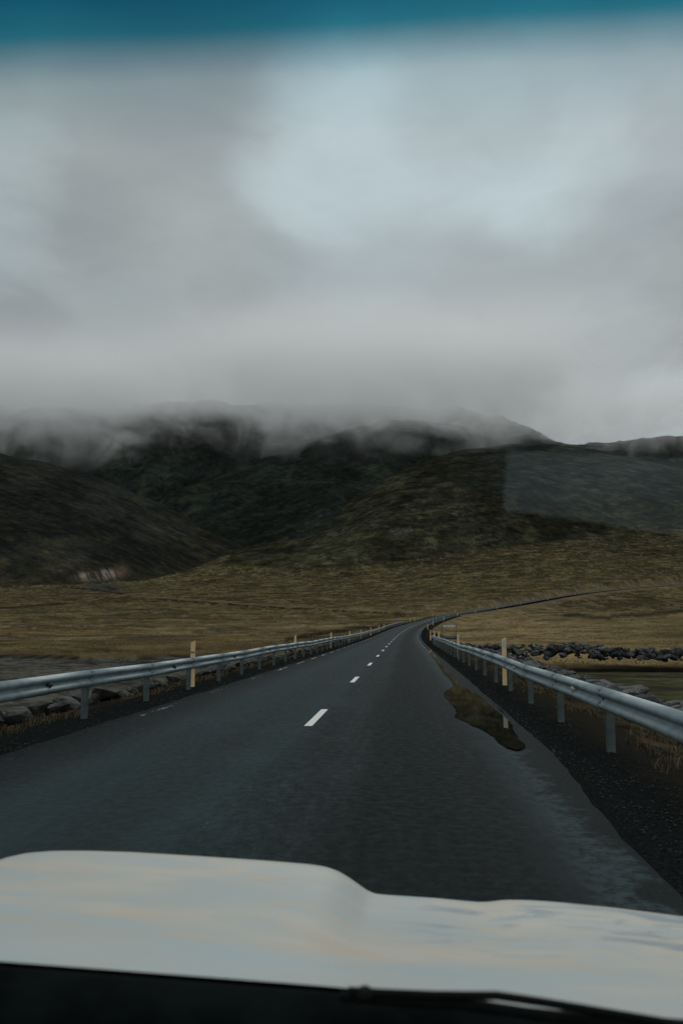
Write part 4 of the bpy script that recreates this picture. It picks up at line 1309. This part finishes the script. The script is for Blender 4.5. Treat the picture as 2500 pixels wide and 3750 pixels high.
def hit(px, py):
    d = ray(px, py); t = ((PW - O) @ wn) / (d @ wn); return O + d * t, d


def hit_z(px, py): return hit(px, py)[0][2]


m = MB(); m.add([(-1.12, WA[0], WA[1]), (.70, WA[0], WA[1]), (.62, WB[0], WB[1]), (-1.04, WB[0], WB[1])], [(0, 1, 2, 3)]); carobj(m, 'windscreen', glass_mat(), smooth=False)
for (xa, xb) in ((-1.15, -1.07), (.73, .65)):
    carobj(MB().tube([(xa, WA[0], WA[1] - .05), (xb, WB[0], WB[1] + .02)], .035, 8), 'pillar', M_PILLAR)
carobj(MB().tube([(-1.08, WB[0], WB[1] + .03), (.66, WB[0], WB[1] + .03)], .03, 8), 'header_rail', M_PILLAR)

# sheet lying on the dashboard, seen only as a faint veil in the glass
quad = []
for (px, py) in ((1154, 1168), (1166, 1035), (1720, 1060), (1720, 1250)):
    p, d = hit(px * K, py * K); r_ = d - 2 * (d @ wn) * wn; t = (ZD + .004 - p[2]) / r_[2]; quad.append(p + r_ * t)
print('sheet corners', [tuple(np.round(q_, 3)) for q_ in quad])
qc = sum(quad) / 4
sh = empty('paper_sheet', (qc[0], qc[1], ZD + .004)); tag(sh, 'pale sheet lying on the dashboard, mirrored as a faint veil in the windscreen', 'paper')
MB().add([tuple(q_ - qc) for q_ in quad] + [tuple(q_ - qc - np.array([0, 0, .002])) for q_ in quad], [(0, 1, 2, 3), (7, 6, 5, 4), (0, 4, 5, 1), (1, 5, 6, 2), (2, 6, 7, 3), (3, 7, 4, 0)]).build('sheet', M_PAPER, sh)


# ------------------------------------------------------------------ low cloud wrapped round the mountain tops
def cloud_mat():
    m = bpy.data.materials.new('low_cloud'); m.use_nodes = True; m.node_tree.nodes.clear(); n = NT(m.node_tree)
    out = n.n('ShaderNodeOutputMaterial'); g_ = n.n('ShaderNodeNewGeometry'); pos = g_.outputs['Position']
    sx = n.n('ShaderNodeSeparateXYZ'); n.put(sx.inputs[0], pos)
    X_, Y_, Z_ = sx.outputs
    a = n.noise(n.vmath('MULTIPLY', pos, (.0072, .0050, .0088)), 1, 7, .62, 1.2)
    b = n.noise(n.vmath('MULTIPLY', pos, (.0011, .0011, .0005)), 1, 2, .5)
    base = n.math('ADD', n.math('MULTIPLY', n.math('SUBTRACT', Y_, 2300), .19), 452)
    XN = n.math('ADD', X_, n.math('MULTIPLY', n.math('SUBTRACT', n.noise(n.vmath('MULTIPLY', pos, (.004, .004, .006)), 1, 4, .6), .5), 420))
    base = n.math('ADD', base, n.math('MULTIPLY', n.ramp(XN, 280, 520, 0, 130), n.ramp(Y_, 3100, 2850)))
    base = n.math('ADD', base, n.math('MULTIPLY', n.ramp(X_, -820, -700), n.ramp(X_, -400, -500, 0, 60)))
    base = n.math('ADD', base, n.ramp(X_, -850, -1000, 0, 15))
    base = n.math('ADD', base, n.math('MULTIPLY', n.math('SUBTRACT', b, .5), -110))
    hgt_ = n.math('SUBTRACT', Z_, base)
    dn = n.math('ADD', n.math('DIVIDE', hgt_, 80), n.math('MULTIPLY', n.math('SUBTRACT', a, .5), 8.5))
    dn = n.ramp(dn, -.2, 4.2, 0, .0078)
    dn = n.math('MULTIPLY', dn, n.ramp(Y_, 2100, 2500))
    dn = n.math('MULTIPLY', dn, n.ramp(n.math('ADD', Z_, n.math('MULTIPLY', n.math('SUBTRACT', b, .5), 200)), 930, 720))
    dn = n.math('MULTIPLY', dn, n.math('MAXIMUM', n.ramp(XN, 700, 280, .30, 1), n.ramp(Y_, 2850, 3050, 0, 1.0)))
    v_ = n.n('ShaderNodeVolumePrincipled'); v_.inputs['Color'].default_value = (.995, 1, 1, 1); v_.inputs['Anisotropy'].default_value = .5
    n.put(v_.inputs['Density'], dn); n.t.links.new(v_.outputs[0], out.inputs['Volume'])
    return m


cb = MB(); cb.box((0, 3000, 730), (4400, 1900, 640)); o = cb.build('cloud', cloud_mat()); tag(o, 'low grey cloud bank hiding the mountain tops', 'cloud', kind='stuff')
